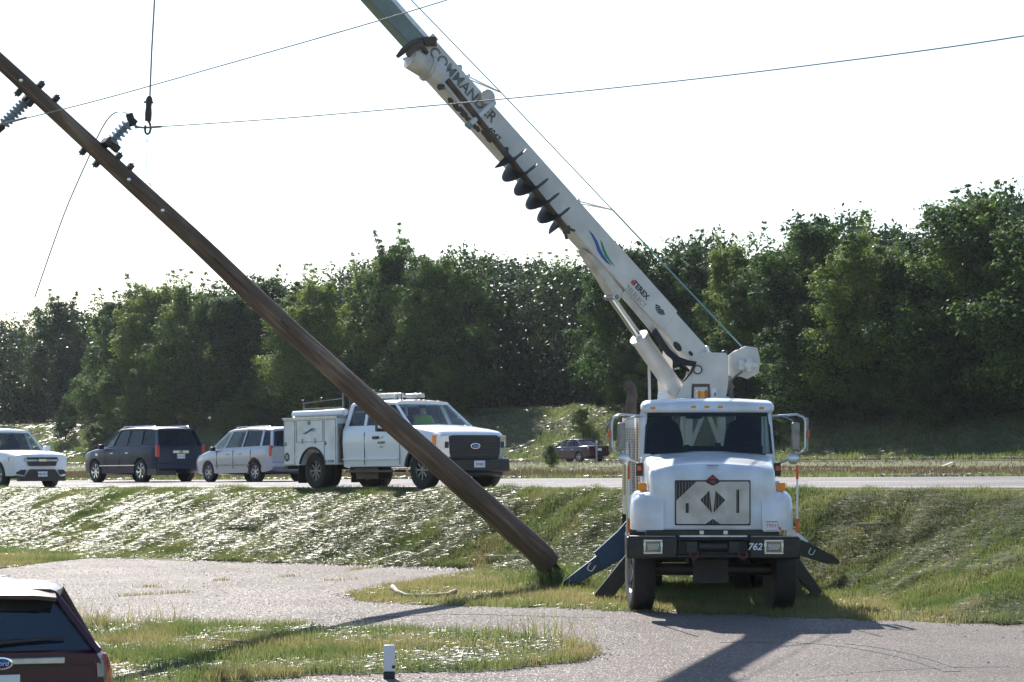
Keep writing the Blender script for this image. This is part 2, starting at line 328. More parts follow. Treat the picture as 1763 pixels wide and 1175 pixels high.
# ---------------------------------------------------------------- foliage materials
def leaf_mat(name, cols, obj_var=True, trans=.35, rough=.45, spec=.4):
    m = bpy.data.materials.new(name); m.use_nodes = True; nt = m.node_tree; nt.nodes.clear()
    o = N(nt, "ShaderNodeOutputMaterial"); geo = N(nt, "ShaderNodeNewGeometry")
    cr = N(nt, "ShaderNodeValToRGB"); e = cr.color_ramp.elements
    e[0].position = 0; e[0].color = (*cols[0], 1); e[1].position = 1; e[1].color = (*cols[-1], 1)
    for i, c in enumerate(cols[1:-1]): k = e.new((i + 1) / (len(cols) - 1)); k.color = (*c, 1)
    fac = geo.outputs["Random Per Island"]
    no = N(nt, "ShaderNodeTexNoise"); no.inputs["Scale"].default_value = .9 if not obj_var else .35; no.inputs["Detail"].default_value = 3
    nt.links.new(geo.outputs["Position"], no.inputs["Vector"])
    ma = N(nt, "ShaderNodeMath", operation='MULTIPLY_ADD'); ma.inputs[1].default_value = .55
    nt.links.new(fac, ma.inputs[0])
    mb = N(nt, "ShaderNodeMath", operation='MULTIPLY_ADD'); mb.inputs[1].default_value = 1.6; mb.inputs[2].default_value = -.58
    nt.links.new(no.outputs["Fac"], mb.inputs[0]); nt.links.new(mb.outputs[0], ma.inputs[2])
    src = ma.outputs[0]
    if obj_var:
        oi = N(nt, "ShaderNodeObjectInfo"); mc = N(nt, "ShaderNodeMath", operation='MULTIPLY_ADD'); mc.inputs[1].default_value = .85; mc.inputs[2].default_value = -.34
        nt.links.new(oi.outputs["Random"], mc.inputs[0]); md = N(nt, "ShaderNodeMath", operation='ADD'); nt.links.new(mc.outputs[0], md.inputs[0]); nt.links.new(src, md.inputs[1]); src = md.outputs[0]
    nt.links.new(src, cr.inputs[0])
    p = N(nt, "ShaderNodeBsdfPrincipled"); p.inputs["Roughness"].default_value = rough; p.inputs["Specular IOR Level"].default_value = spec
    t = N(nt, "ShaderNodeBsdfTranslucent"); mx = N(nt, "ShaderNodeMixShader"); mx.inputs[0].default_value = trans
    hs = N(nt, "ShaderNodeHueSaturation"); hs.inputs["Value"].default_value = 1.5; hs.inputs["Hue"].default_value = .495
    nt.links.new(cr.outputs[0], p.inputs["Base Color"]); nt.links.new(cr.outputs[0], hs.inputs["Color"]); nt.links.new(hs.outputs[0], t.inputs[0])
    nt.links.new(p.outputs[0], mx.inputs[1]); nt.links.new(t.outputs[0], mx.inputs[2]); nt.links.new(mx.outputs[0], o.inputs[0]); return m
M['leaf'] = leaf_mat('tree_leaves', [(.012, .034, .012), (.028, .064, .016), (.058, .112, .024), (.13, .185, .036)], rough=.6, spec=.12, trans=.45)
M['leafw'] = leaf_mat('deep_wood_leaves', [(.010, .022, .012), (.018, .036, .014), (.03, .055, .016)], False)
M['bark'] = mat('bark', (.05, .042, .035), .9, var=.5, bump=.4, bscale=12)
M['grass'] = leaf_mat('grass_blades', [(.05, .085, .024), (.085, .12, .035), (.12, .145, .05), (.19, .18, .085)], False, .5, .42, .4)
M['grassdry'] = leaf_mat('dry_grass_blades', [(.10, .12, .04), (.16, .165, .06), (.21, .185, .085), (.22, .155, .085)], False, .5, .45, .4)
M['sheengrass'] = leaf_mat('flattened_glossy_grass', [(.08, .105, .045), (.14, .16, .08), (.22, .23, .15)], False, .42, .36, .6)  # pale silvery base colour puts sunlit sheen into the flattened blades
M['brownweed'] = leaf_mat('brown_weeds', [(.06, .075, .025), (.10, .085, .045), (.12, .075, .05), (.08, .06, .04)], False, .3, .6, .3)
M['branch'] = mat('dead_wood', (.19, .14, .11), .85, var=.4, scale=6)
# ---------------------------------------------------------------- grass
def blades(name, X, Y, h, w, flat, m, zoff=0., wind=2.6, hvar=.5, label=None):
    n = len(X); r = RNG
    Z = G(X, Y) + zoff; H = h * (1 - hvar / 2 + hvar * r.random(n)); ang = r.random(n) * 2 * np.pi
    flat = np.clip(flat, 0, 1)
    wa = wind + (r.random(n) - .5) * 2.4
    la = np.where(r.random(n) < flat, wa, ang)                       # lean direction
    lean = np.where(flat > .5, R(74) + r.random(n) * R(15), r.random(n) * R(48) + flat * R(35))
    dx, dy = np.cos(la), np.sin(la)
    fa = r.random(n) * np.pi; fx, fy = np.cos(fa), np.sin(fa)
    fl = flat > .5; fx = np.where(fl, -dy, fx); fy = np.where(fl, dx, fy)
    ww = w * (.6 + .8 * r.random(n)) / 2
    P0 = np.stack([X, Y, Z - .01], -1)
    mid = P0 + np.stack([dx * np.sin(lean * .6) * H * .5, dy * np.sin(lean * .6) * H * .5, np.cos(lean * .6) * H * .5], -1)
    tip = mid + np.stack([dx * np.sin(lean) * H * .5, dy * np.sin(lean) * H * .5, np.cos(np.minimum(lean * 1.25, R(96))) * H * .5], -1)
    S = np.stack([fx * ww, fy * ww, np.where(fl, (r.random(n) - .5) * ww, 0)], -1)
    V = np.stack([P0 - S, P0 + S, mid + S * .8, mid - S * .8, tip + S * .12, tip - S * .12], 1).reshape(-1, 3)
    b = np.arange(n)[:, None] * 6
    Fc = np.concatenate([b + np.array([0, 1, 2, 3]), b + np.array([3, 2, 4, 5])], 0)
    me = npmesh(name, V, Fc, m); o = link(name, me); o['kind'] = 'stuff'
    if label: tag(o, label, 'grass')
    return o
def scatter(n, x0, x1, y0, y1, ok):
    X = RNG.uniform(x0, x1, n); Y = RNG.uniform(y0, y1, n)
    k = (np.abs(X) < .228 * Y + 1.2); X, Y = X[k], Y[k]; k = ok(X, Y); return X[k], Y[k]
def scatter_ot(n, o0, o1, t0, t1, side=1.5):
    o = RNG.uniform(o0, o1, n); t = RNG.uniform(t0, t1, n); X, Y = ot_xy(o, t)
    k = (np.abs(X) < .228 * Y + side) & (Y > 15); return X[k], Y[k]
def pick(X, Y, c): return X[c], Y[c]
# island near the camera
X, Y = scatter(260000, -9, 3, 22, 33, in_isl)
pn = vnoise(X, Y, .8, 21); fl = ((vnoise(X, Y, .9, 22) * .5 + vnoise(X, Y, .3, 24) * .2 + .3 * RNG.random(len(X)) > .56)).astype(float)
k = RNG.random(len(X)) < .35 + .65 * pn
X, Y, fl = X[k], Y[k], fl[k]; q = vnoise(X, Y, 1.0, 23) + .25 * (RNG.random(len(X)) - .5) + .25 * (X > .2)
for nm_, mm, c in (('grass', M['grass'], (q < .56) & (fl < .5)), ('grass', M['grassdry'], (q >= .56) & (fl < .5)), ('grass', M['sheengrass'], fl > .5)):
    blades(nm_, X[c], Y[c], .13, .008, fl[c], mm, .04, label='grass on the low kerbless island at the front of the lot')
# verge between lot and embankment
def vergeok(x, y):
    o, t = offt(x, y); return (~in_lot(x, y)) & (o < toe(t) + .2) & (y > 27)
X, Y = scatter(560000, -13, 11, 27, 60, vergeok)
q = vnoise(X, Y, 1.3, 31) + .3 * (RNG.random(len(X)) - .5); fl = (vnoise(X, Y, .9, 32) * .6 + .4 * RNG.random(len(X)) > .66).astype(float)
o_, t_ = offt(X, Y)
q = q + .35 * (1 - sstep(24.0, 27.0, o_)) - .2
for mm, c, hh in ((M['grass'], (q < .42) & (fl < .5), .15), (M['grassdry'], (q >= .42) & (fl < .5), .12), (M['sheengrass'], fl > .5, .16)):
    blades('grass', X[c], Y[c], hh, .010, fl[c], mm, label='short green and straw grass between lot and embankment')
# embankment up to the road: mostly laid flat by the wind and shining
X, Y = scatter_ot(1250000, 24.6, 31.1, 10, 90); o_, t_ = offt(X, Y)
k = (o_ > toe(t_) - .2) & (~in_lot(X, Y)); X, Y, o_, t_ = X[k], Y[k], o_[k], t_[k]
n1 = vnoise(X, Y, 1.6, 41) * .3 + vnoise(X, Y, .55, 42) * .3 + vnoise(X, Y, .22, 45) * .2 + .2 * RNG.random(len(X))
n1 = n1 + .06 * sstep(27.5, 28.8, o_) * (1 - sstep(30.2, 31.0, o_)) + .035 * sstep(28, 42, t_) - .02
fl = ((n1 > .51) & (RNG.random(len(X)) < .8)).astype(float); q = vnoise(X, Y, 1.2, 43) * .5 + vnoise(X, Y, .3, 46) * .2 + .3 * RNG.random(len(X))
hn = .5 + vnoise(X, Y, .5, 44)
for mm, c, hh in ((M['grass'], (q < .66) & (fl < .5), .12), (M['grassdry'], (q >= .66) & (fl < .5), .10), (M['sheengrass'], fl > .5, .17)):
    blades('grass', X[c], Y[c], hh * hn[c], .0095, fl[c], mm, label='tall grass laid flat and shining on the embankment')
# median between the roads
X, Y = scatter_ot(300000, 45.2, 83.2, 10, 330, 4); o_, t_ = offt(X, Y)
bz = sstep(.38, .55, vnoise(o_ * 1.0, t_ * .35, 9, 51)) * (o_ > 50) * (o_ < 84); bz = np.where(RNG.random(len(X)) < bz, 1, 0)
fl = ((vnoise(X, Y, 2.5, 52) > .6) & (bz < .5)).astype(float)
hs_ = 1 - .6 * sstep(70, 80, o_)
for mm, c, hh, ww in ((M['brownweed'], bz > .5, .30, .03), (M['grass'], (bz < .5) & (fl < .5), .18, .03), (M['sheengrass'], (bz < .5) & (fl > .5), .3, .035)):
    blades('weeds' if mm is M['brownweed'] else 'grass', X[c], Y[c], hh * hs_[c], ww, fl[c], mm, label='grass and rusty brown weeds on the median')
# hillside beyond the far road
X, Y = scatter_ot(230000, 104.3, 122, 60, 300, 6); o_, t_ = offt(X, Y)
fl = (vnoise(o_, t_, 1.6, 61) * .6 + vnoise(X, Y, .7, 62) * .4 > .5).astype(float)
for mm, c, hh in ((M['grass'], fl < .5, .4), (M['sheengrass'], fl > .5, .55)):
    blades('grass', X[c], Y[c], hh, .05, fl[c], mm, label='long windblown grass on the bank below the wood')
# ---------------------------------------------------------------- trees
def leafset(C, rad, n_per, size, rng, axis=None, L=1.0):
    n = len(C) * n_per; c = np.repeat(C, n_per, 0); r_ = np.repeat(rad, n_per)
    P = rng.normal(size=(n, 3)); P = c + P * (r_ * .55)[:, None]
    if axis is not None:
        ax = np.repeat(axis, n_per, 0); u = rng.random(n) ** .8
        P = P - (rng.normal(size=(n, 3)) * 0 + (P - c) * (.75 * u)[:, None]) + ax * ((u - .35) * L * np.repeat(rad, n_per) * 2.4)[:, None]
    nrm = (P - c) / (r_[:, None] + .1) * .5 + rng.normal(size=(n, 3)) * .7 + np.array([0, 0, .3]); nrm /= np.linalg.norm(nrm, axis=1)[:, None]
    a = np.cross(nrm, rng.normal(size=(n, 3))); a /= np.linalg.norm(a, axis=1)[:, None]; b = np.cross(nrm, a)
    s = size * (.4 + rng.random(n)) / 2; s = s[:, None]
    V = np.stack([P - a * s, P - b * s * .5, P + a * s, P + b * s * .5], 1).reshape(-1, 3)
    return V
def tree_proto(seed, H=12., kind=0):
    rng = np.random.default_rng(seed); C = []; Rr = []; NP = []
    tr = MB(); pts = [Vector((0, 0, -1.0))]; x = y = 0
    top = H * (.8 if kind != 1 else .93)
    for i in range(1, 8):
        x += rng.normal() * .2; y += rng.normal() * .2; pts.append(Vector((x, y, top * i / 7)))
    tr.tube(pts, [.2 * (1 - .85 * i / 7) * H / 12 + .02 for i in range(8)], 7)
    nl = [15, 20, 17][kind]
    for i in range(nl):
        f = .14 + .80 * i / (nl - 1); z = H * f
        if kind == 0: wr = H * .27 * math.sin(math.pi * min(1, .2 + f * .80)) ** .6
        elif kind == 1: wr = H * .17 * (1.15 - f) ** .8
        else: wr = H * .24 * math.sin(math.pi * min(1, .25 + f * .70)) ** .7
        bp = pts[min(7, int(f * 7))]; a = rng.random() * 6.28; m_ = rng.integers(2, 4) if kind != 1 else 2
        for j in range(m_):
            a += 6.28 / m_ + rng.normal() * .35; rr = wr * (.45 + .6 * rng.random())
            e = Vector((bp.x + math.cos(a) * rr, bp.y + math.sin(a) * rr, z + rng.normal() * .3))
            if rng.random() < .8: tr.tube([bp, (bp + e) / 2 + Vector((0, 0, -.15)), e], [.06, .04, .015], 5)
            r_ = H * ([.092, .062, .078][kind] + .04 * rng.random()) * (1.15 - .45 * f)
            C.append(e); Rr.append(r_); NP.append(1.0)
            for q in range(3):      # smaller tufts standing out of the clump
                v = Vector(rng.normal(size=3)); v.z = abs(v.z) * .9; v.normalize(); C.append(e + v * r_ * 1.0); Rr.append(r_ * (.3 + .25 * rng.random())); NP.append(.22)
    for i in range([10, 8, 16][kind]):     # ragged leaders
        a = rng.random() * 6.28; rr = H * .22 * rng.random() ** .5; zz = H * (1.02 - 1.0 * (rr / H)) - abs(rng.normal()) * .6
        for q in range(4): C.append(Vector((x + math.cos(a) * rr * (1 + .1 * q) + rng.normal() * .12, y + math.sin(a) * rr * (1 + .1 * q), zz - H * .04 * (3 - q)))); Rr.append(H * .030 * (1.4 - .36 * q)); NP.append(.12)
    for i in range([2, 3, 4][kind]):     # thin whips rising above the crown
        a = rng.random() * 6.28; rr = H * .16 * rng.random() ** .5; b0 = Vector((x + math.cos(a) * rr * .6, y + math.sin(a) * rr * .6, H * .78)); e = Vector((x + math.cos(a) * rr * 1.2, y + math.sin(a) * rr * 1.2, H * (1.06 + .10 * rng.random())))
        tr.tube([b0, b0.lerp(e, .6), e], [.04, .02, .008], 5)
        for q in range(7): C.append(b0.lerp(e, .35 + .1 * q) + Vector(rng.normal(size=3)) * .12); Rr.append(H * .030 * (1.3 - .13 * q)); NP.append(.05)
    cnt_ = (np.array(NP) * 560).astype(int); Ca = np.repeat(np.array([tuple(c) for c in C]), cnt_, 0); Ra = np.repeat(np.array(Rr), cnt_)
    n = len(Ca); d = rng.normal(size=(n, 3)); d /= np.linalg.norm(d, axis=1)[:, None]
    d[:, 2] = np.where(rng.random(n) < .3, np.abs(d[:, 2]), d[:, 2])
    u = rng.random(n) ** .33 * (1 + .22 * rng.normal(size=n)); P = Ca + d * (u * Ra)[:, None] * np.array([1, 1, .85])
    nr = d * 1.1 + rng.normal(size=(n, 3)) * .55 + np.array([0, 0, .35]); nr /= np.linalg.norm(nr, axis=1)[:, None]
    a_ = np.cross(nr, rng.normal(size=(n, 3))); a_ /= np.linalg.norm(a_, axis=1)[:, None]; b_ = np.cross(nr, a_); s = ([.21, .18, .19][kind] * (.45 + rng.random(n)) / 2)[:, None]
    V = np.stack([P - a_ * s, P - b_ * s * .55, P + a_ * s, P + b_ * s * .55], 1).reshape(-1, 3)
    return npmesh('crown', V, np.arange(len(V)).reshape(-1, 4), M['leaf']), tr
protos = []
for i, (k_, s_) in enumerate([(0, 101), (0, 102), (1, 103), (2, 104), (2, 105), (1, 106), (0, 107)]):
    cm, tr = tree_proto(s_, 12., k_); to = tr.build('trunk', M['bark']); tm = to.data; bpy.data.objects.remove(to)
    protos.append((cm, tm))
def put_tree(name, x, y, h, kind, rz, label, cat, group, sq=1.0, lean=0):
    r = thing(name, label, cat, (x, y, g(x, y)), rz, group); s = h / 12.9; r.scale = (s * sq, s * sq, s); r.rotation_euler = (0, lean, rz)
    cm, tm = protos[kind]; link('crown', cm, r); link('trunk', tm, r); return r
prof = [(-80, 545), (0, 535), (60, 522), (120, 508), (200, 500), (330, 480), (430, 455), (520, 480), (560, 460), (620, 425), (660, 412), (700, 432), (760, 417), (800, 414), (850, 435), (930, 432), (1000, 440), (1130, 408), (1200, 395), (1255, 368), (1290, 420), (1330, 435), (1400, 345), (1480, 355), (1540, 375), (1600, 385), (1680, 322), (1763, 305), (1850, 300)]
def topy(px): return float(np.interp(px, [p[0] for p in prof], [p[1] for p in prof]))
looks = ['round dark green tree', 'broad leafy tree', 'slim pointed tree', 'loose light green tree', 'shaggy pale tree', 'narrow upright tree', 'dense rounded tree']
marks = [(60, 'above the white pickup at the left end'), (200, 'behind the dark grey SUV'), (330, 'just right of the dark grey SUV'), (450, 'above the silver minivan'), (560, 'above the service body of the utility truck'), (680, 'above the cab of the utility truck'), (800, 'above the hood of the utility truck'), (900, 'right of the utility truck'), (1010, 'above the far dark red sedan'), (1120, 'behind the boom lift cylinder'), (1230, 'directly above the big truck turret'), (1310, 'right above the winch drum'), (1400, 'just right of the big truck mirror'), (1500, 'over the right part of the far road'), (1620, 'toward the right end of the wood'), (1740, 'at the right edge of the wood')]
front = [-30, 22, 74, 120, 172, 222, 268, 318, 370, 418, 470, 515, 562, 610, 655, 702, 750, 796, 842, 890, 938, 986, 1036, 1086, 1135, 1190, 1248, 1300, 1352, 1405, 1468, 1530, 1590, 1655, 1722, 1800]
kinds = [0, 1, 3, 4, 2, 0, 6, 3, 1, 5, 0, 3, 1, 2, 4, 0, 6, 3, 1, 0, 4, 3, 6, 1, 0, 3, 2, 6, 4, 1, 3, 2, 0, 6, 4, 1]
rr = random.Random(5); cnt = {}
def back(px): return float(np.interp(px, [-80, 130, 200, 790, 850, 1000, 1060, 1250, 1310, 1380], [12, 12, 0, 0, 17, 17, 0, 0, 3, -2]))
for i, px in enumerate(front):
    o_ = 117 + rr.uniform(-1.5, 4) + back(px); sl = (px - CX) / F; d = o_ / (SN + CN * sl); x = sl * d
    zt = CAMZ - (topy(px) + rr.uniform(-10, 40) - HY) * d / F; h = zt - g(x, d)
    mk = min(marks, key=lambda q: abs(q[0] - px))[1]; ky = (kinds[i], mk); cnt[ky] = cnt.get(ky, 0) + 1
    nb = ['', 'left ', 'right ']
    side = 'left one' if px < min(marks, key=lambda q: abs(q[0] - px))[0] else 'right one'
    put_tree('tree', x, d, h, kinds[i], rr.random() * 6.28, f'{looks[kinds[i]]} {mk}, {side}', 'tree', 'trees along the front of the wood', 1.0 + .25 * rr.random())
# lower trees and shrubs filling the foot of the wood
ln = 0
for i in range(44):
    px = -60 + i * 44 + rr.uniform(-12, 12); o_ = 114.5 + rr.uniform(-1.2, 2.5) + back(px); sl = (px - CX) / F; d = o_ / (SN + CN * sl); x = sl * d
    hh = rr.choice([3.2, 4.5, 5.5, 7.0]) * rr.uniform(.85, 1.2)
    mk = min(marks, key=lambda q: abs(q[0] - px))[1]; side = 'left' if px < min(marks, key=lambda q: abs(q[0] - px))[0] - 22 else ('right' if px > min(marks, key=lambda q: abs(q[0] - px))[0] + 22 else 'middle')
    put_tree('understory_tree', x, d, hh, [0, 3, 6, 1, 4][i % 5], rr.random() * 6.28, f'{["low bushy", "half height", "short shaggy", "squat dark"][i % 4]} tree {mk}, {side} one', 'tree', 'low trees at the foot of the wood', 1.5)
# the deep wood behind, one mass
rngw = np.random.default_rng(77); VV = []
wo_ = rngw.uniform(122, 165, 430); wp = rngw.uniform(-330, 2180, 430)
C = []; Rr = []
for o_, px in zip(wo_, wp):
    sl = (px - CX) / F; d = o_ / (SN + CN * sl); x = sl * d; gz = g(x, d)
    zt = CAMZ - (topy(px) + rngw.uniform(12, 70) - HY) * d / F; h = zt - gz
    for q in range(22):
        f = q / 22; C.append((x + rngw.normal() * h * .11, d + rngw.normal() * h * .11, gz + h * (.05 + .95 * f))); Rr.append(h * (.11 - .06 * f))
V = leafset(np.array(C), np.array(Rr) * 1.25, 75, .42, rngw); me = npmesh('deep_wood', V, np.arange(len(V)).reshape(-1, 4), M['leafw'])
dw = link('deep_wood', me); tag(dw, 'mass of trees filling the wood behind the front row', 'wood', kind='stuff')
# small shrubs standing free on the bank
def shrub(px, py, o_, h, lab, kind=3, sq=1.6, name='shrub'):
    sl = (px - CX) / F; d = o_ / (SN + CN * sl); x = sl * d
    return put_tree(name, x, d, h, kind, rr.random() * 6, lab, 'shrub' if name == 'shrub' else 'tree', None, sq)
shrub(165, 730, 110, 2.6, 'round shrub on the grassy bank above the dark grey SUV', 0, 2.0)
shrub(112, 690, 112, 4.4, 'small pale sapling alone on the bank, left of the round shrub', 3, 1.1, 'sapling')
shrub(1003, 745, 111, 2.2, 'dark shrub on the bright bank right above the far sedan', 6, 1.7)
shrub(950, 800, 80, 1.3, 'leggy weed bush on the median just left of the far sedan', 4, 1.2)
shrub(1310, 740, 109, 2.4, 'low shrub on the shaded bank behind the right mirror', 1, 2.0)
# haze
if HAZE:
    hz = MB().box((0, 240, 30), (700, 520, 90)).build('haze', None); hz.data.materials.clear(); hz['kind'] = 'stuff'
    m = bpy.data.materials.new('haze_air'); m.use_nodes = True; nt = m.node_tree; nt.nodes.clear(); o = N(nt, "ShaderNodeOutputMaterial")
    pv = N(nt, "ShaderNodeVolumePrincipled"); pv.inputs["Color"].default_value = (.8, .88, 1, 1); pv.inputs["Density"].default_value = HAZE; pv.inputs["Anisotropy"].default_value = .5
    nt.links.new(pv.outputs[0], o.inputs["Volume"]); hz.data.materials.append(m)
# ---------------------------------------------------------------- the digger derrick truck
TR = thing('digger_truck', 'big white digger derrick truck facing the camera with its boom raised, number 762', 'truck', (2.86, 33, 0.0), R(-2.5))
TM = Matrix.Translation((2.86, 33, 0)) @ Matrix.Rotation(R(-2.5), 4, 'Z'); TI = TM.inverted()
def L(px, py, y):
    "photo pixel -> truck coordinates on the plane local y"
    # distance of that plane along the ray
    for d0 in (33 + y,):
        d = d0
        for _ in range(4):
            p = TI @ W(px, py, d); d += (y - p.y)
        return TI @ W(px, py, d)
def wheel(parent, x, y, r, w, side, rim_m, name='wheel', axis='x', rot=0, spokes=6, rimr=.56):
    "tyre with a rim inside; side = +1/-1: which way the outer face looks along the axle"
    ax = Vector((1, 0, 0)) if axis == 'x' else Vector((0, 1, 0)); rz = Matrix.Rotation(rot, 3, 'Z'); ax = (rz @ ax) * side
    c = Vector((x, y, r - (.085 if parent is TR else 0))) if not isinstance(x, Vector) else x
    t = MB(); rr = r * rimr
    t.lathe([(rr, -w * .42), (r * .86, -w * .5), (r * .97, -w * .44), (r, -w * .36), (r * 1.0, 0), (r, w * .36), (r * .97, w * .44), (r * .86, w * .5), (rr, w * .44), (rr * .97, w * .2), (rr * .97, -w * .3)], c, ax, 36)
    o = t.build(name, M['rubber'], parent, smooth=40)
    m = MB(); m.lathe([(rr * .99, w * .40), (rr * .93, w * .44), (rr * .88, w * .36), (rr * .86, w * .1)], c, ax, 32, False)
    MB().lathe([(rr * .90, w * .08), (rr * .5, w * .10), (.001, w * .11)], c, ax, 24).build('recess_shade_disc', M['darkmetal'], o, smooth=40)  # dark backing disc colours in the shade behind the spokes
    up = Vector((0, 0, 1)); sd_ = ax.cross(up)
    m.lathe([(rr * .24, w * .12), (rr * .24, w * .3), (rr * .16, w * .34), (.003, w * .35)], c, ax, 16)
    for k in range(spokes):
        a = 2 * math.pi * k / spokes; dv = up * math.cos(a) + sd_ * math.sin(a)
        m.beam(c + ax * w * .26 + dv * rr * .15, c + ax * w * .30 + dv * rr * .93, (rr * .13, rr * .20), (w * .12, w * .12), up=ax)
    m.build('rim', rim_m, o, smooth=40); return o
# wheels
FS = R(7)
wheel(TR, -1.02, 1.15, .545, .34, -1, M['steel'], rot=FS); wheel(TR, 1.02, 1.15, .545, .34, 1, M['steel'], rot=FS)
for yy in (6.3, 7.6):
    for sx in (-1, 1):
        wheel(TR, sx * 1.06, yy, .52, .28, sx, M['steel']); wheel(TR, sx * .74, yy, .52, .28, -sx, M['steel'])
MB().cyl((-.9, 1.15, .52), (.9, 1.15, .52), .09).box((0, 1.15, .50), (.5, .3, .34)).build('front_axle', M['darkmetal'], TR, smooth=40)
MB().box((-.42, 4.4, .92), (.1, 8.4, .26)).box((.42, 4.4, .92), (.1, 8.4, .26)).box((0, .45, .9), (.9, .12, .3)).box((0, 1.9, .82), (.5, .9, .34)).box((0, 3.6, .6), (.5, .3, .4)).build('chassis_frame', M['black'], TR)
# bumper with winch pocket
b = MB(); b.box((-.87, .17, .885), (.72, .34, .31)).box((.87, .17, .885), (.72, .34, .31)).box((0, .25, .885), (1.04, .18, .31)).box((0, .05, .765), (1.04, .1, .06)).box((0, .05, 1.01), (1.04, .1, .05))
b.build('bumper', M['bumperblack'], TR, bevel=.025)
MB().box((0, .10, 1.05), (.96, .18, .03)).build('step_plate', M['alu'], TR, bevel=.006)
MB().box((-.87, .12, 1.046), (.66, .2, .012)).build('step_plate', M['steel'], TR)
MB().box((.87, .12, 1.046), (.66, .2, .012)).build('step_plate', M['steel'], TR)
MB().cyl((-.2, .09, .90), (.2, .09, .90), .07).box((-.3, .10, .89), (.16, .14, .18)).box((.3, .10, .89), (.16, .14, .18)).build('front_winch', M['darkmetal'], TR, smooth=40, bevel=.01)
M['hook'] = mat('worn_red_hook', (.16, .015, .015), .6, dirt=(.05, .03, .03), dirt_amt=.8, scale=12)
for sx in (-.27, .42):
    pts = [(sx - .05, -.01, .84), (sx - .055, -.02, .765), (sx, -.025, .725), (sx + .055, -.02, .765), (sx + .05, -.01, .84)]
    MB().tube(pts, .017, 8).build('tow_hook', M['hook'], TR, smooth=60)
for sx in (-.855, .855):
    h = MB(); w_, hh = .27, .205
    h.box((sx, -.012, .9 + hh / 2 - .015), (w_, .04, .03)).box((sx, -.012, .9 - hh / 2 + .015), (w_, .04, .03)).box((sx - w_ / 2 + .015, -.012, .9), (.03, .04, hh - .06)).box((sx + w_ / 2 - .015, -.012, .9), (.03, .04, hh - .06))
    ho = h.build('headlight', M['chrome'], TR, bevel=.006)
    MB().box((sx, .0, .9), (w_ - .06, .03, hh - .06)).build('bezel', M['steel'], ho)
    MB().box((sx, -.022, .9), (.17, .03, .115)).build('lens', M['lens'], ho, bevel=.02)
text('lettering', '762', .135, frame((.585, -.006, .90), (1, 0, 0), (0, 0, 1)), M['paper'], TR, .002, shear=.25, bold=.003)
# hood with wide fenders
def hring(y, hw, zt, zb, sh=.10, cr=.05):
    P = []
    for a, z in ((1, zb), (1, (zb + zt) / 2), (.995, zt - sh), (.97, zt - sh * .42), (.90, zt - sh * .1), (.6, zt + cr * .5), (.2, zt + cr)):
        P.append(Vector((hw * a, y, z)))
    return P + [Vector((-p.x, p.y, p.z)) for p in reversed(P)]
hd = MB(); hd.loft([hring(.24, .80, 1.86, 1.15, .12, .02), hring(.26, .86, 1.96, 1.13, .12, .03), hring(.34, .90, 2.03, 1.12, .13), hring(.7, .92, 2.09, 1.12, .13), hring(1.2, .945, 2.15, 1.12, .12), hring(1.75, .97, 2.205, 1.12, .10)])
hd.build('hood', M['white'], TR, smooth=50, bevel=.012)
for sx in (-1, 1):
    f = MB(); rings = []
    for y, xo, zt in ((.22, 1.02, 1.50), (.25, 1.09, 1.58), (.36, 1.15, 1.655), (.8, 1.18, 1.70), (1.5, 1.18, 1.69), (1.9, 1.16, 1.62)):
        rings.append([Vector((sx * a, y, z)) for a, z in ((.7, 1.13), (xo, 1.13), (xo, zt - .22), (xo - .02, zt - .10), (xo - .08, zt - .03), (xo - .17, zt), (.7, zt + .02))])
    f.loft(rings); f.build('fender', M['white'], TR, smooth=50)
MB().box((0, .42, 1.075), (1.9, .3, .08)).build('hood_seal', M['black'], TR)
for x_ in (-.16, .18): MB().box((x_, .16, 1.10), (.06, .05, .05)).build('hood_latch', M['alu'], TR)
# grille: dark slats, chrome bars and a weathered winter cover with cut outs
GY = .225
def P2(px, py, y=GY): return L(px, py, y)
def gp(u, v, y): return Vector((-.53 + 1.06 * u, y, 1.835 - .625 * v))   # u,v over the grille face
MB().box((0, GY - .002, 1.522), (1.08, .03, .645)).build('grille_frame', M['black'], TR, bevel=.02)
MB().box((0, GY - .018, 1.522), (1.04, .004, .60)).build('grille_mesh', M['bumperblack'], TR)
br = MB()
for i in range(25): br.box((-.52 + i * .0433, GY - .024, 1.522), (.006, .008, .60))
gb = br.build('grille_bar', M['steel'], TR)
def inplate(u, v):
    pass
pl = bmesh.new()
outer = [(.01, .45), (.28, .02), (.40, .02), (.44, .07), (.5, .115), (.56, .07), (.60, .02), (.97, .015), (.99, .04), (.99, .96), (.97, .985), (.60, .985), (.5, .865), (.40, .985), (.03, .985), (.01, .96)]
holes = [[(.33, .44), (.455, .22), (.49, .73)], [(.67, .44), (.535, .22), (.51, .73)], [(.135, .51), (.18, .51), (.18, .735), (.135, .735)], [(.815, .20), (.855, .20), (.855, .735), (.815, .735)]]
from mathutils.geometry import tessellate_polygon
loops = [[Vector((u, v, 0)) for u, v in outer]] + [[Vector((u, v, 0)) for u, v in h] for h in holes]
allp = [p for l in loops for p in l]; tris = tessellate_polygon(loops)
cv = MB(); n0 = len(allp)
cv.v = [gp(p.x, p.y, GY - .036) for p in allp] + [gp(p.x, p.y, GY - .030) for p in allp]
cv.f = [tuple(t) for t in tris] + [tuple(i + n0 for i in reversed(t)) for t in tris]; base = 0
for l in loops:
    m_ = len(l)
    for i in range(m_): a, b_ = base + i, base + (i + 1) % m_; cv.f.append((a, b_, b_ + n0, a + n0))
    base += m_
cv.build('grille_cover', M['cream'], TR)
e = MB(); e.prism([(-.085, .19, 1.85), (0, .19, 1.925), (.085, .19, 1.85), (0, .19, 1.775)], (0, .03, 0)); eo = e.build('emblem', M['darkmetal'], TR)
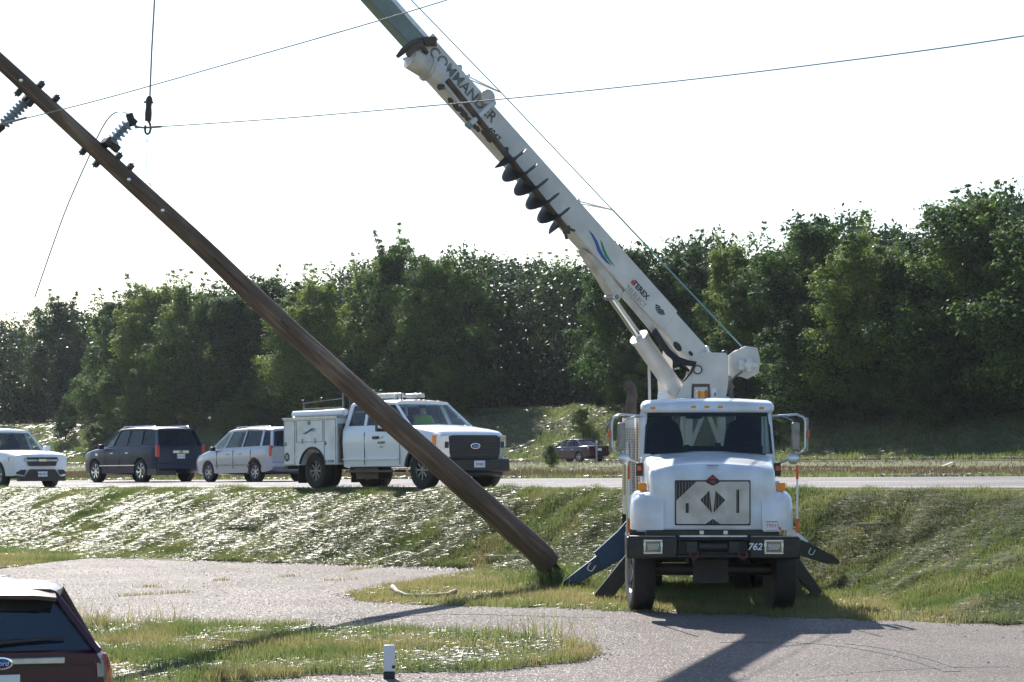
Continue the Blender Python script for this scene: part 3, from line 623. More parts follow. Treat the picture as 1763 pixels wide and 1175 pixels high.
MB().prism([(-.05, .187, 1.862), (0, .187, 1.905), (.05, .187, 1.862)], (0, .003, 0)).prism([(-.05, .187, 1.838), (0, .187, 1.795), (.05, .187, 1.838)], (0, .003, 0)).build('emblem_face', M['redpaint'], eo)
MB().box((0, .25, 2.055), (.16, .05, .012)).build('hood_vent', M['steel'], TR)
# registration sticker
st = MB().box((.84, .208, 1.19), (.24, .008, .155)).build('registration_plate', M['paper'], TR)
text('lettering', 'T9312', .075, frame((.85, .202, 1.195), (1, 0, 0), (0, 0, 1)), M['red_ink'], st, .001)
MB().box((.84, .203, 1.252), (.17, .003, .012)).box((.84, .203, 1.13), (.17, .003, .008)).build('border', M['red_ink'], st)
MB().box((.955, .202, 1.155), (.035, .003, .04)).build('sticker', M['orange'], st)
# fender lamps and small side lamps
for sx in (-1, 1):
    MB().box((sx * 1.0, .62, 1.74), (.13, .09, .12)).build('turn_lamp', M['amber'], TR, bevel=.012)
    MB().cyl((sx * 1.0, .62, 1.64), (sx * 1.0, .62, 1.69), .03).build('lamp_stalk', M['black'], TR)
    k = MB().box((sx * 1.03, 1.8, 1.98), (.10, .12, .2)).build('mirror_bracket', M['black'], TR, bevel=.015)
    MB().box((sx * 1.03 - .0 * sx, 1.73, 2.0), (.06, .03, .07)).build('side_lamp', M['orange'], TR)
# marker rods on the bumper corners
for sx in (-1.2, 1.19):
    rod = MB().cyl((sx, .05, 1.04), (sx, .05, 2.06), .014).build('marker_rod', M['paper'], TR)
    MB().cyl((sx, .05, 1.86), (sx, .05, 2.06), .019).cyl((sx, .05, 1.10), (sx, .05, 1.30), .019).build('band', M['orange'], rod)
# cab: an open shell so one can look through it
c = MB(); CY = 1.78
c.box((0, 2.65, 1.15), (1.96, 1.75, .10))                        # floor
for sx in (-1, 1):
    c.box((sx * .975, 2.65, 1.66), (.05, 1.75, 1.0))              # door panel
    c.beam((sx * .965, CY + .02, 2.12), (sx * .925, 2.16, 2.88), .06, .09)   # windscreen pillar
    c.beam((sx * .965, 2.95, 2.12), (sx * .935, 2.95, 2.88), .05, .09)
    c.beam((sx * .965, 3.48, 2.12), (sx * .935, 3.48, 2.88), .06, .12)
c.box((0, 3.50, 1.72), (1.9, .05, 1.2)); c.box((-.72, 3.50, 2.58), (.46, .05, .56)); c.box((.72, 3.50, 2.58), (.46, .05, .56)); c.box((0, 3.50, 2.83), (1.0, .05, .08))
c.box((0, CY + .02, 2.17), (1.92, .10, .09))
c.build('cab', M['white'], TR, bevel=.012)
rf = MB(); rings = []
for y, hw, z0, z1 in ((1.98, .94, 2.86, 2.92), (2.0, .975, 2.84, 2.965), (2.10, 1.0, 2.83, 3.0), (2.4, 1.0, 2.84, 3.03), (3.2, 1.0, 2.85, 3.03), (3.52, .97, 2.85, 2.98)):
    P = [Vector((hw * a, y, z0 + (z1 - z0) * q)) for a, q in ((.96, 0), (1, .25), (1, .62), (.975, .87), (.92, .98), (.5, 1.12), (.15, 1.17))]
    rings.append(P + [Vector((-p.x, p.y, p.z)) for p in reversed(P)])
rf.loft(rings); rf.build('roof', M['white'], TR, smooth=50)
for px in (1124, 1194, 1217, 1240, 1311):
    p = L(px, 703 - (2 if 1150 < px < 1300 else 0), 2.0); o = MB(); o.lathe([(.001, -.03), (.035, -.02), (.045, .0), (.045, .03)], (0, 0, 0), (0, 1, 0), 16)
    o.xf(Matrix.Translation(p) @ Matrix.Diagonal((1.25, 1, .55, 1))); o.build('marker_lamp', M['amber'], TR, smooth=60)
ws = MB(); nx = 12; P = []
for j in range(2):
    for i in range(nx + 1):
        u = -1 + 2 * i / nx; bow = .10 * (1 - u * u)
        P.append(Vector((u * (.945, .905)[j], (CY - .0 - bow, 2.12 - bow)[j], (2.205, 2.86)[j])))
ws.add(P, [(i, i + 1, nx + 2 + i, nx + 1 + i) for i in range(nx)]); ws.build('windshield', M['glass'], TR, smooth=60)
gk = MB()
for i in range(nx): gk.beam(P[i], P[i + 1], .022, .03)
for i in range(nx): gk.beam(P[nx + 1 + i], P[nx + 2 + i], .022, .03)
gk.beam(P[0], P[nx + 1], .03, .022); gk.beam(P[nx], P[2 * nx + 1], .03, .022); gk.build('windshield_seal', M['rubber'], TR)
for sx in (-1, 1):
    MB().add([(sx * .968, 1.9, 2.16), (sx * .968, 2.9, 2.16), (sx * .94, 2.9, 2.84), (sx * .94, 2.2, 2.84)], [(0, 1, 2, 3)]).build('side_window', M['midtint'], TR)
    wpr = MB(); wpr.beam((sx * .75, 1.64, 2.22), (sx * .15, 1.62, 2.235), .02, .02); wpr.build('wiper', M['black'], TR)
MB().add([(-.48, 3.49, 2.32), (.48, 3.49, 2.32), (.48, 3.49, 2.8), (-.48, 3.49, 2.8)], [(0, 1, 2, 3)]).build('rear_window', M['midtint'], TR)
MB().box((0, 1.98, 2.13), (1.84, .34, .14)).box((0, 2.35, 1.7), (.5, .5, .9)).build('dashboard', M['interior'], TR, bevel=.03)
MB().box((0, 2.3, 2.81), (1.8, .5, .05)).box((-.2, 2.16, 2.78), (.25, .08, .07)).build('headliner', M['interior'], TR)
MB().box((0, 3.46, 2.20), (1.84, .02, .26)).box((-.70, 3.46, 2.58), (.40, .02, .52)).box((.70, 3.46, 2.58), (.40, .02, .52)).build('rear_trim', M['interior'], TR)
for sx in (-.63, .58):
    se = MB(); rings = []
    for z, hw, dp in ((1.75, .27, .10), (2.1, .30, .09), (2.4, .29, .08), (2.55, .26, .07), (2.68, .2, .06), (2.74, .12, .04)):
        rings.append([Vector((sx + hw * math.cos(a), 2.98 + dp * math.sin(a), z)) for a in [2 * math.pi * k / 16 for k in range(16)]])
    se.loft(rings); se.box((sx, 2.75, 1.72), (.56, .5, .16)); se.build('seat', M['seat'], TR, smooth=50)
rw = MB(); ctr = Vector((.60, 2.22, 2.2)); th = R(35)
ring = [ctr + Vector((.22 * math.cos(a), .22 * math.sin(a) * math.sin(th) * -1, .22 * math.sin(a) * math.cos(th))) for a in [2 * math.pi * k / 20 for k in range(21)]]
rw.tube(ring, .014, 6); rw.beam(ring[0], ring[10], .03, .015); rw.build('steering_wheel', M['interior'], TR)
MB().box((-.30, 2.4, 2.27), (.08, .06, .16)).box((.17, 2.4, 2.28), (.09, .06, .2)).build('lever_box', M['interior'], TR)
# mirrors
for sx in (-1, 1):
    a = MB(); xo = 1.44
    a.tube([(sx * .97, 1.95, 2.78), (sx * (xo - .12), 1.72, 2.80), (sx * (xo - .03), 1.71, 2.765), (sx * xo, 1.71, 2.70), (sx * xo, 1.71, 2.32), (sx * (xo - .03), 1.71, 2.25), (sx * (xo - .12), 1.72, 2.21), (sx * 1.02, 1.86, 2.05)], .018, 8)
    a.tube([(sx * (xo - .35), 1.74, 2.78), (sx * (xo - .2), 1.72, 2.72), (sx * (xo - .15), 1.72, 2.66)], .012, 6)
    a.build('mirror_arm', M['alu'], TR, smooth=60)
    h = MB().box((sx * (xo - .14), 1.76, 2.47), (.12, .07, .42)).build('mirror', M['steel'], TR, bevel=.02)
    MB().box((sx * (xo + .025), 1.74, 2.50), (.05, .06, .5)).build('mirror_edge', M['steel'], TR, bevel=.01)
    MB().box((sx * (xo + .045), 1.70, 2.51), (.035, .03, .12)).build('side_lamp', M['orange'], TR, bevel=.008)
    MB().lathe([(.001, -.03), (.05, -.022), (.078, 0), (.085, .02), (.07, .03), (.001, .035)], (sx * (xo - .18), 1.70, 2.14), (0, -1, 0), 20).build('round_mirror', M['alu'], TR, smooth=60)
# exhaust stack with perforated guard
m, nt, p = nm('perforated_steel'); p.inputs["Metallic"].default_value = .8; p.inputs["Roughness"].default_value = .35
tc = N(nt, "ShaderNodeTexCoord"); sp = N(nt, "ShaderNodeSeparateXYZ"); nt.links.new(tc.outputs["Object"], sp.inputs[0])
def tri_(src, k, ph=0):
    a_ = N(nt, "ShaderNodeMath", operation='MULTIPLY'); a_.inputs[1].default_value = k; nt.links.new(src, a_.inputs[0])
    b_ = N(nt, "ShaderNodeMath", operation='SINE'); nt.links.new(a_.outputs[0], b_.inputs[0]); return b_.outputs[0]
ad = N(nt, "ShaderNodeMath", operation='ADD'); nt.links.new(sp.outputs["X"], ad.inputs[0]); nt.links.new(sp.outputs["Z"], ad.inputs[1])
su = N(nt, "ShaderNodeMath", operation='SUBTRACT'); nt.links.new(sp.outputs["X"], su.inputs[0]); nt.links.new(sp.outputs["Z"], su.inputs[1])
mu = N(nt, "ShaderNodeMath", operation='MULTIPLY'); nt.links.new(tri_(ad.outputs[0], 120), mu.inputs[0]); nt.links.new(tri_(su.outputs[0], 120), mu.inputs[1])
cr = N(nt, "ShaderNodeValToRGB"); cr.color_ramp.elements[0].position = .15; cr.color_ramp.elements[0].color = (.50, .47, .45, 1); cr.color_ramp.elements[1].position = .3; cr.color_ramp.elements[1].color = (.04, .035, .03, 1)
nt.links.new(mu.outputs[0], cr.inputs[0]); nt.links.new(cr.outputs[0], p.inputs["Base Color"]); M['perf'] = m
SX = L(1087, 780, 3.9).x
ex = MB().tube([(SX, 3.9, .9), (SX, 3.9, 3.05), (SX + .02, 3.9, 3.15), (SX, 3.92, 3.24), (SX - .08, 3.95, 3.34)], .085, 14).build('exhaust_pipe', M['mud'], TR, smooth=60)
MB().cyl((SX, 3.9, 1.55), (SX, 3.9, 2.62), .145, 24).build('heat_guard', M['perf'], TR, smooth=40)
MB().cyl((SX, 3.9, 2.62), (SX, 3.9, 2.78), .145, 24).build('guard_collar', M['alu'], TR, smooth=40)
MB().cyl((SX, 3.9, 1.25), (SX, 3.9, 1.55), .14, 24).build('guard_collar', M['alu'], TR, smooth=40)
MB().tube([(SX + .02, 3.7, 2.42), (SX - .06, 3.68, 2.38), (SX - .07, 3.68, 2.0), (SX - .07, 3.7, .9)], .015, 6).build('grab_rail', M['chrome'], TR, smooth=60)
MB().cyl((SX + .24, 3.78, 1.6), (SX + .24, 3.78, 2.75), .07, 14).build('air_intake', M['cream'], TR, smooth=40)
# body behind the cab
MB().box((0, 6.3, 1.16), (2.36, 4.6, .08)).build('deck', M['darkmetal'], TR)
for sx in (-1, 1):
    MB().box((sx * 1.0, 4.35, .90), (.42, .9, .5)).build('tool_box', M['white'], TR, bevel=.015); MB().box((sx * 1.0, 7.95, 1.5), (.42, .9, .6)).build('tool_box', M['white'], TR, bevel=.015)
    bx = MB().box((sx * 1.0, 5.0, 1.5), (.42, 2.2, .56)).build('tool_box', M['white'], TR, bevel=.015)
    MB().box((sx * 1.22, 5.0, 1.5), (.012, .05, .1)).box((sx * 1.22, 4.35, 1.0), (.012, .05, .1)).build('latch', M['steel'], bx)
# pedestal with its cross braced legs, seen through the cab windows
pd = MB(); y0 = 4.75; tc_ = L(1213, 700, 5.3); cx = tc_.x
for sx in (-1, 1):
    pd.beam((cx + sx * .30, y0, 1.15), (cx + sx * .26, y0, 2.9), .10, .12, up=(0, 1, 0)); pd.beam((cx + sx * .30, y0 + .02, 2.2), (cx + sx * .02, y0 + .02, 2.9), .07, .09, up=(0, 1, 0))
    pd.beam((cx + sx * .34, 6.0, 1.15), (cx + sx * .3, 5.9, 2.9), .12, .12)
pd.box((cx, y0, 2.86), (1.0, .14, .09)); pd.box((cx, 5.4, 2.98), (1.0, 1.4, .12)); pd.cyl((cx, 5.4, 3.0), (cx, 5.4, 3.14), .42, 28)
pd.build('pedestal', M['boomwhite'], TR, smooth=40, bevel=.008)
# turret
TY = 5.15
def poly(pxs, y): return [L(a, b, y) for a, b in pxs]
tp = [(1160, 694), (1202, 609), (1206, 607), (1250, 608), (1254, 614), (1254, 661), (1248, 694)]
for y_ in (TY, TY + .62): MB().prism(poly(tp, y_), (0, .05, 0)).build('turret_plate', M['boomwhite'], TR, bevel=.008)
MB().prism(poly([(1166, 694), (1180, 664), (1246, 664), (1244, 694)], TY + .055), (0, .56, 0)).build('turret_base', M['boomwhite'], TR, bevel=.01)
pp = L(1201, 637, TY)
MB().cyl(pp + Vector((0, -.05, 0)), pp + Vector((0, .75, 0)), .055, 20).build('pivot_pin', M['boomwhite'], TR, smooth=40)
MB().lathe([(.075, 0), (.075, -.05), (.06, -.05), (.06, 0)], pp, (0, 1, 0), 20).build('pin_collar', M['darkmetal'], TR, smooth=40)
MB().prism(poly([(1112 + 20, 694), (1133, 676), (1151, 676), (1151, 694)], TY - .2), (0, .3, 0)).build('control_box', M['white'], TR, bevel=.01)
MB().prism(poly([(1134, 690), (1130, 618), (1141, 618), (1141, 604), (1147, 607), (1158, 622), (1158, 655), (1176, 672), (1176, 694)], TY + .75), (0, .04, 0)).build('rear_plate', M['boomwhite'], TR)
MB().beam(L(1176, 674, TY + .6), L(1184, 640, TY + .6), .04, .04).beam(L(1150, 640, TY + .6), L(1185, 665, TY + .6), .035, .035).beam(L(1160, 636, TY + .62), L(1170, 634, TY + .62), .03, .03).build('hose_bracket', M['steel'], TR)
MB().cyl(L(1118.5, 698, TY), L(1117.5, 630, TY), .022, 8).build('antenna_post', M['boomwhite'], TR, smooth=60)
a_, b_ = L(1199, 607, TY + .2), L(1212, 603, TY + .1)
MB().cyl(a_, b_ + Vector((.06, 0, .02)), .055, 16).build('cap_cylinder', M['white'], TR, smooth=40)
MB().lathe([(.05, 0), (.05, .03), (.03, .05), (.001, .055)], L(1247, 609, TY + .3), (0, 0, 1), 14).build('dome', M['darkmetal'], TR, smooth=60)
# winch drum on the turret
wp_ = [(1262, 607), (1283, 596), (1304, 599), (1309, 621), (1306, 643), (1287, 653), (1266, 645)]
MB().prism(poly(wp_, TY + .02), (0, .05, 0)).build('winch_guard', M['boomwhite'], TR, bevel=.008)
cc = L(1278, 626, TY); MB().cyl(cc + Vector((0, .1, 0)), cc + Vector((0, .62, 0)), .20, 24).build('winch_drum', M['cream'], TR, smooth=40)
q0 = L(1256, 613, TY + .1); MB().prism(poly([(1254, 612), (1266, 603), (1274, 602), (1274, 640), (1262, 650), (1254, 646)], TY + .08), (0, .5, 0)).build('winch_frame', M['boomwhite'], TR, bevel=.01)
cw = L(1289, 629, TY); MB().lathe([(.10, 0), (.10, -.05), (.075, -.07), (.075, -.16), (.05, -.18), (.001, -.18)], cw, (0, 1, 0), 12).box(cw + Vector((-.12, -.05, .0)), (.1, .1, .16)).box(cw + Vector((.03, -.12, .0)), (.22, .08, .08)).box(cw + Vector((.0, -.12, .0)), (.08, .08, .22)).build('winch_motor', M['boomwhite'], TR, smooth=40, bevel=.006)
hs = MB(); rh = random.Random(3)
for k in range(6):
    a = L(1256 + rh.uniform(-2, 4), 648, TY + .2); pts = [a]
    for q in range(1, 6): pts.append(a + Vector((rh.uniform(-.05, .05), rh.uniform(-.05, .05), -.09 * q)))
    hs.tube(pts, .012, 5)
hs.tube([L(1278, 640, TY - .1), L(1262, 652, TY - .12), L(1254, 664, TY - .1)], .018, 6); hs.build('hose', M['steel'], TR, smooth=60)
# beacon in front of the turret
bp = L(1209, 694, 3.2)
bc = MB(); bc.beam(L(1192, 696, 3.1), L(1193, 665, 3.1), .05, .04).beam(L(1221, 696, 3.1), L(1220, 665, 3.1), .05, .04).beam(L(1191, 664, 3.1), L(1222, 664, 3.1), .05, .05).build('beacon_guard', M['mud'], TR)
MB().cyl(L(1209.5, 696, 3.2), L(1209.5, 674, 3.2), .09, 20).build('beacon', M['amber'], TR, smooth=40)
MB().cyl(L(1209.5, 674, 3.2), L(1209.5, 671.5, 3.2), .095, 20).build('beacon_cap', M['alu'], TR, smooth=40)
wsn = MB().prism(poly([(1225, 694), (1225, 669), (1234, 669), (1234, 694)], TY - .06), (0, .01, 0)).build('warning_sign', M['paper'], TR)
MB().prism(poly([(1228.5, 680), (1232.5, 674), (1232.5, 683)], TY - .066), (0, .004, 0)).prism(poly([(1227, 694), (1227, 687), (1232.5, 684), (1232.5, 694)], TY - .066), (0, .004, 0)).build('warning_mark', M['red_ink'], wsn)
# boom --- axis from the pivot up to the left and a little toward the camera
B0 = TI @ W(1204, 620, 38.35); B1 = TI @ W(836, 210, 36.4); ax = (B1 - B0).normalized(); Lm = (B1 - B0).length
sidev = Vector((0, 0, 1)).cross(ax).normalized()
if sidev.y > 0: sidev = -sidev                                    # toward the camera
upv = sidev.cross(ax).normalized()
if upv.z < 0: upv = -upv
def BP(px, py, out=0.0):
    "point of the boom's near face plane seen at a pixel, shifted out toward the camera"
    o = TI @ Vector((0, 0, CAMZ)); q = TI @ W(px, py, 36) - o; pl0 = B0 + sidev * (.17 + out)
    t = (pl0 - o).dot(sidev) / q.dot(sidev); return o + q * t
def boombox(name, s0, s1, h, w, m, off=0, bevel=.02):
    a = B0 + ax * s0 + upv * off; b = B0 + ax * s1 + upv * off; r = []
    for p in (a, b): r.append([p + sidev * w / 2 * i + upv * h / 2 * j for i, j in ((-1, -1), (1, -1), (1, 1), (-1, 1))])
    return MB().loft(r).build(name, m, TR, bevel=bevel)
def s_at(px, py): return (BP(px, py) - B0).dot(ax)
sA = s_at(1149, 560); sB = s_at(722, 85)
boombox('boom', sA, sB, .44, .34, M['boomwhite'])
boombox('boom_foot', -.05, sA + .1, .38, .30, M['boomwhite'])
boombox('inner_boom', sB - .2, sB + 6.5, .34, .26, M['boomgrey'], .02)
boombox('inner_boom_edge', sB - .1, sB + 6.5, .07, .275, M['alu'], .155, .004)
MB().cyl(B0 + ax * (sB + 6.5) - sidev * .1 + upv * .2, B0 + ax * (sB + 6.5) + sidev * .1 + upv * .2, .18, 20).build('boom_tip_sheave', M['darkmetal'], TR, smooth=40)
boombox('boom_collar', sB - .12, sB + .02, .50, .40, M['boomwhite'], 0, .01)
# holes in the foot, hoses under it
fh = MB(); c1 = BP(1166, 597, -.015); fh.prism([c1 + ax * .10 * math.cos(a) + upv * .055 * math.sin(a) for a in [k * math.pi / 8 for k in range(16)]], sidev * .012)
fh.build('foot_opening', M['black'], TR); fh = MB(); c2 = BP(1189, 609, -.015); fh.prism([c2 + ax * .05 * math.cos(a) + upv * .03 * math.sin(a) for a in [k * math.pi / 8 for k in range(16)]], sidev * .012); fh.build('foot_opening', M['black'], TR)
hz_ = MB()
for k in range(5):
    pts = [BP(a, b, .02 + .01 * k) + upv * (-.02 * k) for a, b in ((1128, 566), (1140, 585), (1152, 603), (1168, 616), (1184, 622), (1198, 624), (1194, 636), (1182, 650))]
    hz_.tube(pts, .018, 6)
hz_.build('hose_loop', M['black'], TR, smooth=60)
# gusset below the boom where the lift cylinder is pinned
gpts = [(1006, 430), (1030, 446), (1072, 500), (1076, 506), (1066, 514), (1058, 512), (1038, 478)]
g0 = [BP(a, b, -.05) for a, b in gpts]; MB().prism(g0, -sidev * .24).build('cylinder_bracket', M['cream'], TR, bevel=.006)
MB().beam(BP(1072, 504, -.05) , BP(1166, 618, -.05), .1, .05, up=sidev).build('lower_rail', M['cream'], TR)
pb = BP(1060, 512, -.02); MB().cyl(pb - sidev * .3, pb + sidev * .03, .045, 16).build('bracket_pin', M['steel'], TR, smooth=40)
MB().lathe([(.065, 0), (.065, .03), (.045, .03), (.045, 0)], pb + sidev * .01, sidev, 16).build('pin_ring', M['boomwhite'], TR, smooth=40)
pa = L(1176, 690, TY + .3); pm = pb - sidev * .13; cd = (pm - pa).normalized(); cl = (pm - pa).length
MB().cyl(pa, pa + cd * cl * .60, .15, 24).cyl(pa + cd * cl * .60, pa + cd * (cl * .60 + .06), .165, 24).build('lift_cylinder', M['boomwhite'], TR, smooth=40)
rodo = MB().cyl(pa + cd * (cl * .6 + .05), pm, .062, 16).build('cylinder_rod', M['chrome'], TR, smooth=40)
# auger stowed along the near side
A0 = BP(868, 262, .36); A1 = BP(972, 392, .36); av = (A1 - A0).normalized(); al = (A1 - A0).length
a1 = av.cross(sidev).normalized(); a2 = av.cross(a1).normalized()
au = MB(); turns = 4.9; n = 150; Rr_ = .30; V = []; Fc = []
for i in range(n + 1):
    th = 2 * math.pi * turns * i / n; q = i / n; c = A0 + av * al * (.04 + .92 * q); R_ = Rr_ * (1 - .12 * q); dv = a1 * math.cos(th) - a2 * math.sin(th)
    V += [c + dv * .045 - av * .004, c + dv * R_ - av * .004, c + dv * R_ + av * .008, c + dv * .045 + av * .008]
for i in range(n):
    for j in range(4): Fc.append((4 * i + j, 4 * i + (j + 1) % 4, 4 * i + 4 + (j + 1) % 4, 4 * i + 4 + j))
au.add(V, Fc); au.build('auger_flight', M['darkmetal'], TR, smooth=40)
am = BP(770, 138, .30)
MB().tube([am, A0, A1, A1 + av * .1], [.05, .05, .05, .03], 12).build('auger_shaft', M['mud'], TR, smooth=40)
tipm = MB(); 
for s_ in (-1, 1): tipm.beam(A1 - av * .02, A1 + av * .16 + a1 * .1 * s_, .05, .03)
tipm.box(A1 + av * .05, (.12, .12, .12)); tipm.build('auger_bit', M['mud'], TR)
# auger motor
m0 = BP(706, 100, .28); m1 = BP(752, 128, .28)
MB().cyl(m0, m0.lerp(m1, .62), .17, 20).cyl(m0.lerp(m1, .62), m0.lerp(m1, .72), .20, 20).build('auger_motor', M['cream'], TR, smooth=40)
MB().cyl(m0.lerp(m1, .74), m1 + (m1 - m0) * .12, .19, 8).build('auger_gearbox', M['boomwhite'], TR, smooth=30, bevel=.01)
hk = MB(); hk.tube([BP(684, 98, .2), BP(694, 88, .2), BP(708, 78, .2), BP(722, 70, .2)], [.03, .05, .06, .05], 8); hk.tube([BP(702, 96, .42), BP(712, 84, .42), BP(726, 80, .4), BP(734, 92, .35)], .045, 8); hk.box(BP(740, 72, .1), (.2, .2, .12))
hk.tube([BP(712, 74, .15), BP(728, 66, .2), BP(738, 80, .2)], .03, 6); hk.build('pole_tongs', M['mud'], TR, smooth=50)
# clamp across the boom
c0 = BP(807, 216, .42); c1 = BP(850, 176, .05)
MB().beam(c0, c1, .07, .09, up=sidev).build('auger_clamp', M['boomwhite'], TR, bevel=.01)
cc_ = BP(838, 168, .06)
MB().cyl(cc_ - sidev * .36, cc_ + sidev * .05, .12, 24).box(BP(843, 178, .0) - sidev * .1, (.2, .3, .22), Matrix.Rotation(R(40), 3, 'Y')).build('clamp_sheave', M['cream'], TR, smooth=40)
MB().box(c0, (.1, .12, .09), Matrix.Rotation(R(40), 3, 'Y')).build('clamp_foot', M['steel'], TR)
for a, b in ((870, 258), (760, 150)):
    MB().beam(BP(a, b, .0), BP(a, b, .3), .1, .08).build('auger_hanger', M['mud'], TR)
# guides carrying the winch rope above the boom
def EP(px, py): return L(px, py, (BP(px, py).y))
for (a, b), (c_, d_) in (((804, 131), (863, 160)), ((993, 346), (1055, 362))):
    g_ = MB(); p0 = BP(a, b, -.15); p1 = BP(c_, d_, -.15)
    g_.tube([p0, p0.lerp(p1, .5), p1], .012, 6); g_.tube([p0 + Vector((0, .1, -.03)), p1], .010, 6); g_.cyl(p0 - sidev * .06, p0 + sidev * .06, .03, 10); g_.build('rope_guide', M['alu'], TR, smooth=60)
MB().lathe([(.035, -.01), (.05, 0), (.035, .01), (.03, 0)], BP(791, 117, -.1), (0, 1, 0), 14).build('ring_eye', M['alu'], TR, smooth=60)
w0 = L(1277, 597, TY + .35); rp = [w0, BP(1055, 362, -.15), BP(863, 160, -.15), BP(700, -8, -.15), BP(560, -150, -.15)]
MB().tube(rp[:2], .013, 6).build('winch_rope', M['rope'], TR, smooth=60); MB().tube(rp[1:], .009, 6).build('winch_rope', M['wire'], TR, smooth=60)
# lettering and logo on the boom
def bfr(px, py, out=.006): return frame(BP(px, py, out), -ax, upv)
M['letter'] = mat('faded_lettering', (.10, .10, .11), .6, dirt=(.4, .38, .36), dirt_amt=.6, scale=9)
text('lettering', 'COMMANDER', .235, frame(B0 + ax * (s_at(792, 152)) + sidev * .174 + upv * .05, -ax, upv), M['letter'], TR, .001, bold=.006)
text('lettering', '4047', .13, frame(B0 + ax * (s_at(850, 232)) + sidev * .174 - upv * .12, -ax, upv), M['ink'], TR, .001, bold=.004)
text('lettering', 'TEREX', .13, bfr(1103, 500), M['ink'], TR, .001, bold=.004)
text('lettering', 'TELELECT', .11, bfr(1095, 511), M['steel'], TR, .001)
MB().prism([BP(1090, 487, .004) + ax * x + upv * y for x, y in ((-.035, -.035), (.035, -.035), (.035, .035), (-.035, .035))], sidev * .003).build('logo', M['red_ink'], TR)
def swoosh(pts, wmax, m, out=.004):
    P = [BP(a, b, out) for a, b in pts]; n_ = len(P); Lf, Rt = [], []
    for i, p in enumerate(P):
        t = (P[min(i + 1, n_ - 1)] - P[max(i - 1, 0)]).normalized(); s = t.cross(sidev).normalized(); w_ = wmax * math.sin(math.pi * i / (n_ - 1)) ** .8 + .001
        Lf.append(p + s * w_); Rt.append(p - s * w_)
    b_ = MB(); b_.add(Lf + Rt, [(i, i + 1, n_ + i + 1, n_ + i) for i in range(n_ - 1)]); return b_.build('logo', m, TR)
swoosh([(1013, 396), (1020, 405), (1027, 418), (1031, 430), (1037, 441), (1045, 451), (1053, 458)], .030, M['lblue'])
swoosh([(1033, 413), (1036, 419), (1039, 430), (1044, 441), (1051, 451), (1059, 459)], .024, M['lgreen'])
fan = MB()
for k in range(7):
    a = R(-60 + 20 * k); c = BP(1140, 529, .004); dv = upv * -1 * math.cos(a) + ax * math.sin(a); pr = dv.cross(sidev)
    fan.prism([c + dv * .04 + pr * .006, c + dv * .13 + pr * .016, c + dv * .13 - pr * .016, c + dv * .04 - pr * .006], sidev * .002)
fan.build('logo', M['ink'], TR)
dirt = MB(); rd = random.Random(9)
for k in range(34):
    q = rd.random(); c = BP(735 + 110 * q + rd.uniform(-3, 3), 128 + 118 * q + rd.uniform(-3, 3), .004 + .0003 * k); r_ = rd.uniform(.02, .06)
    dirt.prism([c + (ax * math.cos(a) * rd.uniform(.6, 1.6) + upv * math.sin(a) * rd.uniform(.5, 1)) * r_ for a in [j * math.pi / 4 for j in range(8)]], sidev * .0008)
dirt.build('mud_splash', M['mud'], TR)
for sx in (-1, 1):  # flaps and tanks added out of sight to block sun under the truck
    MB().box((sx * .95, 8.35, .72), (.62, .02, .95)).build('mud_flap', M['rubber'], TR)
    MB().box((sx * .98, 4.6, .72), (.5, 1.6, .5)).build('fuel_tank', M['black'], TR, bevel=.08)
MB().box((0, 8.5, .85), (2.3, .12, .5)).build('rear_bumper', M['black'], TR)  # unseen, added to stop sun coming in from behind
MB().cyl((0, 3.0, .72), (0, 6.3, .6), .12).box((0, 3.1, .7), (.55, 1.2, .45)).box((0, 6.95, .52), (1.3, 1.7, .3)).build('underbody_sun_block', M['darkmetal'], TR, smooth=40)  # unseen blocks added to keep the ground below dark
# outriggers
def leg(name, pts, y, w, thick, m): return MB().prism(poly(pts, y), (0, thick, 0)).build(name, m, TR, bevel=.012)
leg('outrigger', [(1092, 938), (1024, 1023), (1025, 1040), (1040, 1044), (1046, 1040), (1098, 975)], 3.6, 0, .24, M['black'])
leg('outrigger', [(1340, 955), (1398, 1024), (1410, 1028), (1416, 1018), (1360, 940)], 3.6, 0, .24, M['black'])
leg('outrigger', [(1095, 878), (1064, 915), (1023, 952), (1027, 957), (1036, 984), (1095, 948)], 6.5, 0, .42, M['blue'])
MB().prism(poly([(1028, 957), (972, 1000), (972, 1003), (996, 1004), (1050, 975), (1045, 950)], 6.56), (0, .30, 0)).build('outrigger_shoe_beam', M['blue'], TR, bevel=.01)
leg('outrigger', [(1355, 905), (1377, 919), (1392, 932), (1386, 945), (1350, 935)], 5.9, 0, .40, M['alu'])
MB().prism(poly([(1372, 926), (1394, 936), (1437, 958), (1446, 966), (1444, 972), (1420, 970), (1380, 958), (1360, 948)], 5.86), (0, .34, 0)).build('outrigger_shoe_beam', M['black'], TR, bevel=.01)
text('lettering', 'U', .20, frame(L(1017, 978, 6.52) , Vector((.8, 0, -.5)), (.5, 0, .8)), M['alu'], TR, .003)
text('lettering', 'U', .16, frame(L(1397, 951, 5.84), Vector((.9, 0, -.45)), (.45, 0, .9)), M['paper'], TR, .003)
for px, py, y in ((1040, 1043, 3.7), (1403, 1030, 3.7)):
    p = L(px, py, y); MB().cyl(p + Vector((-.1, 0, .02)), p + Vector((.05, 0, .06)), .05, 12).build('outrigger_foot', M['mud'], TR, smooth=40)
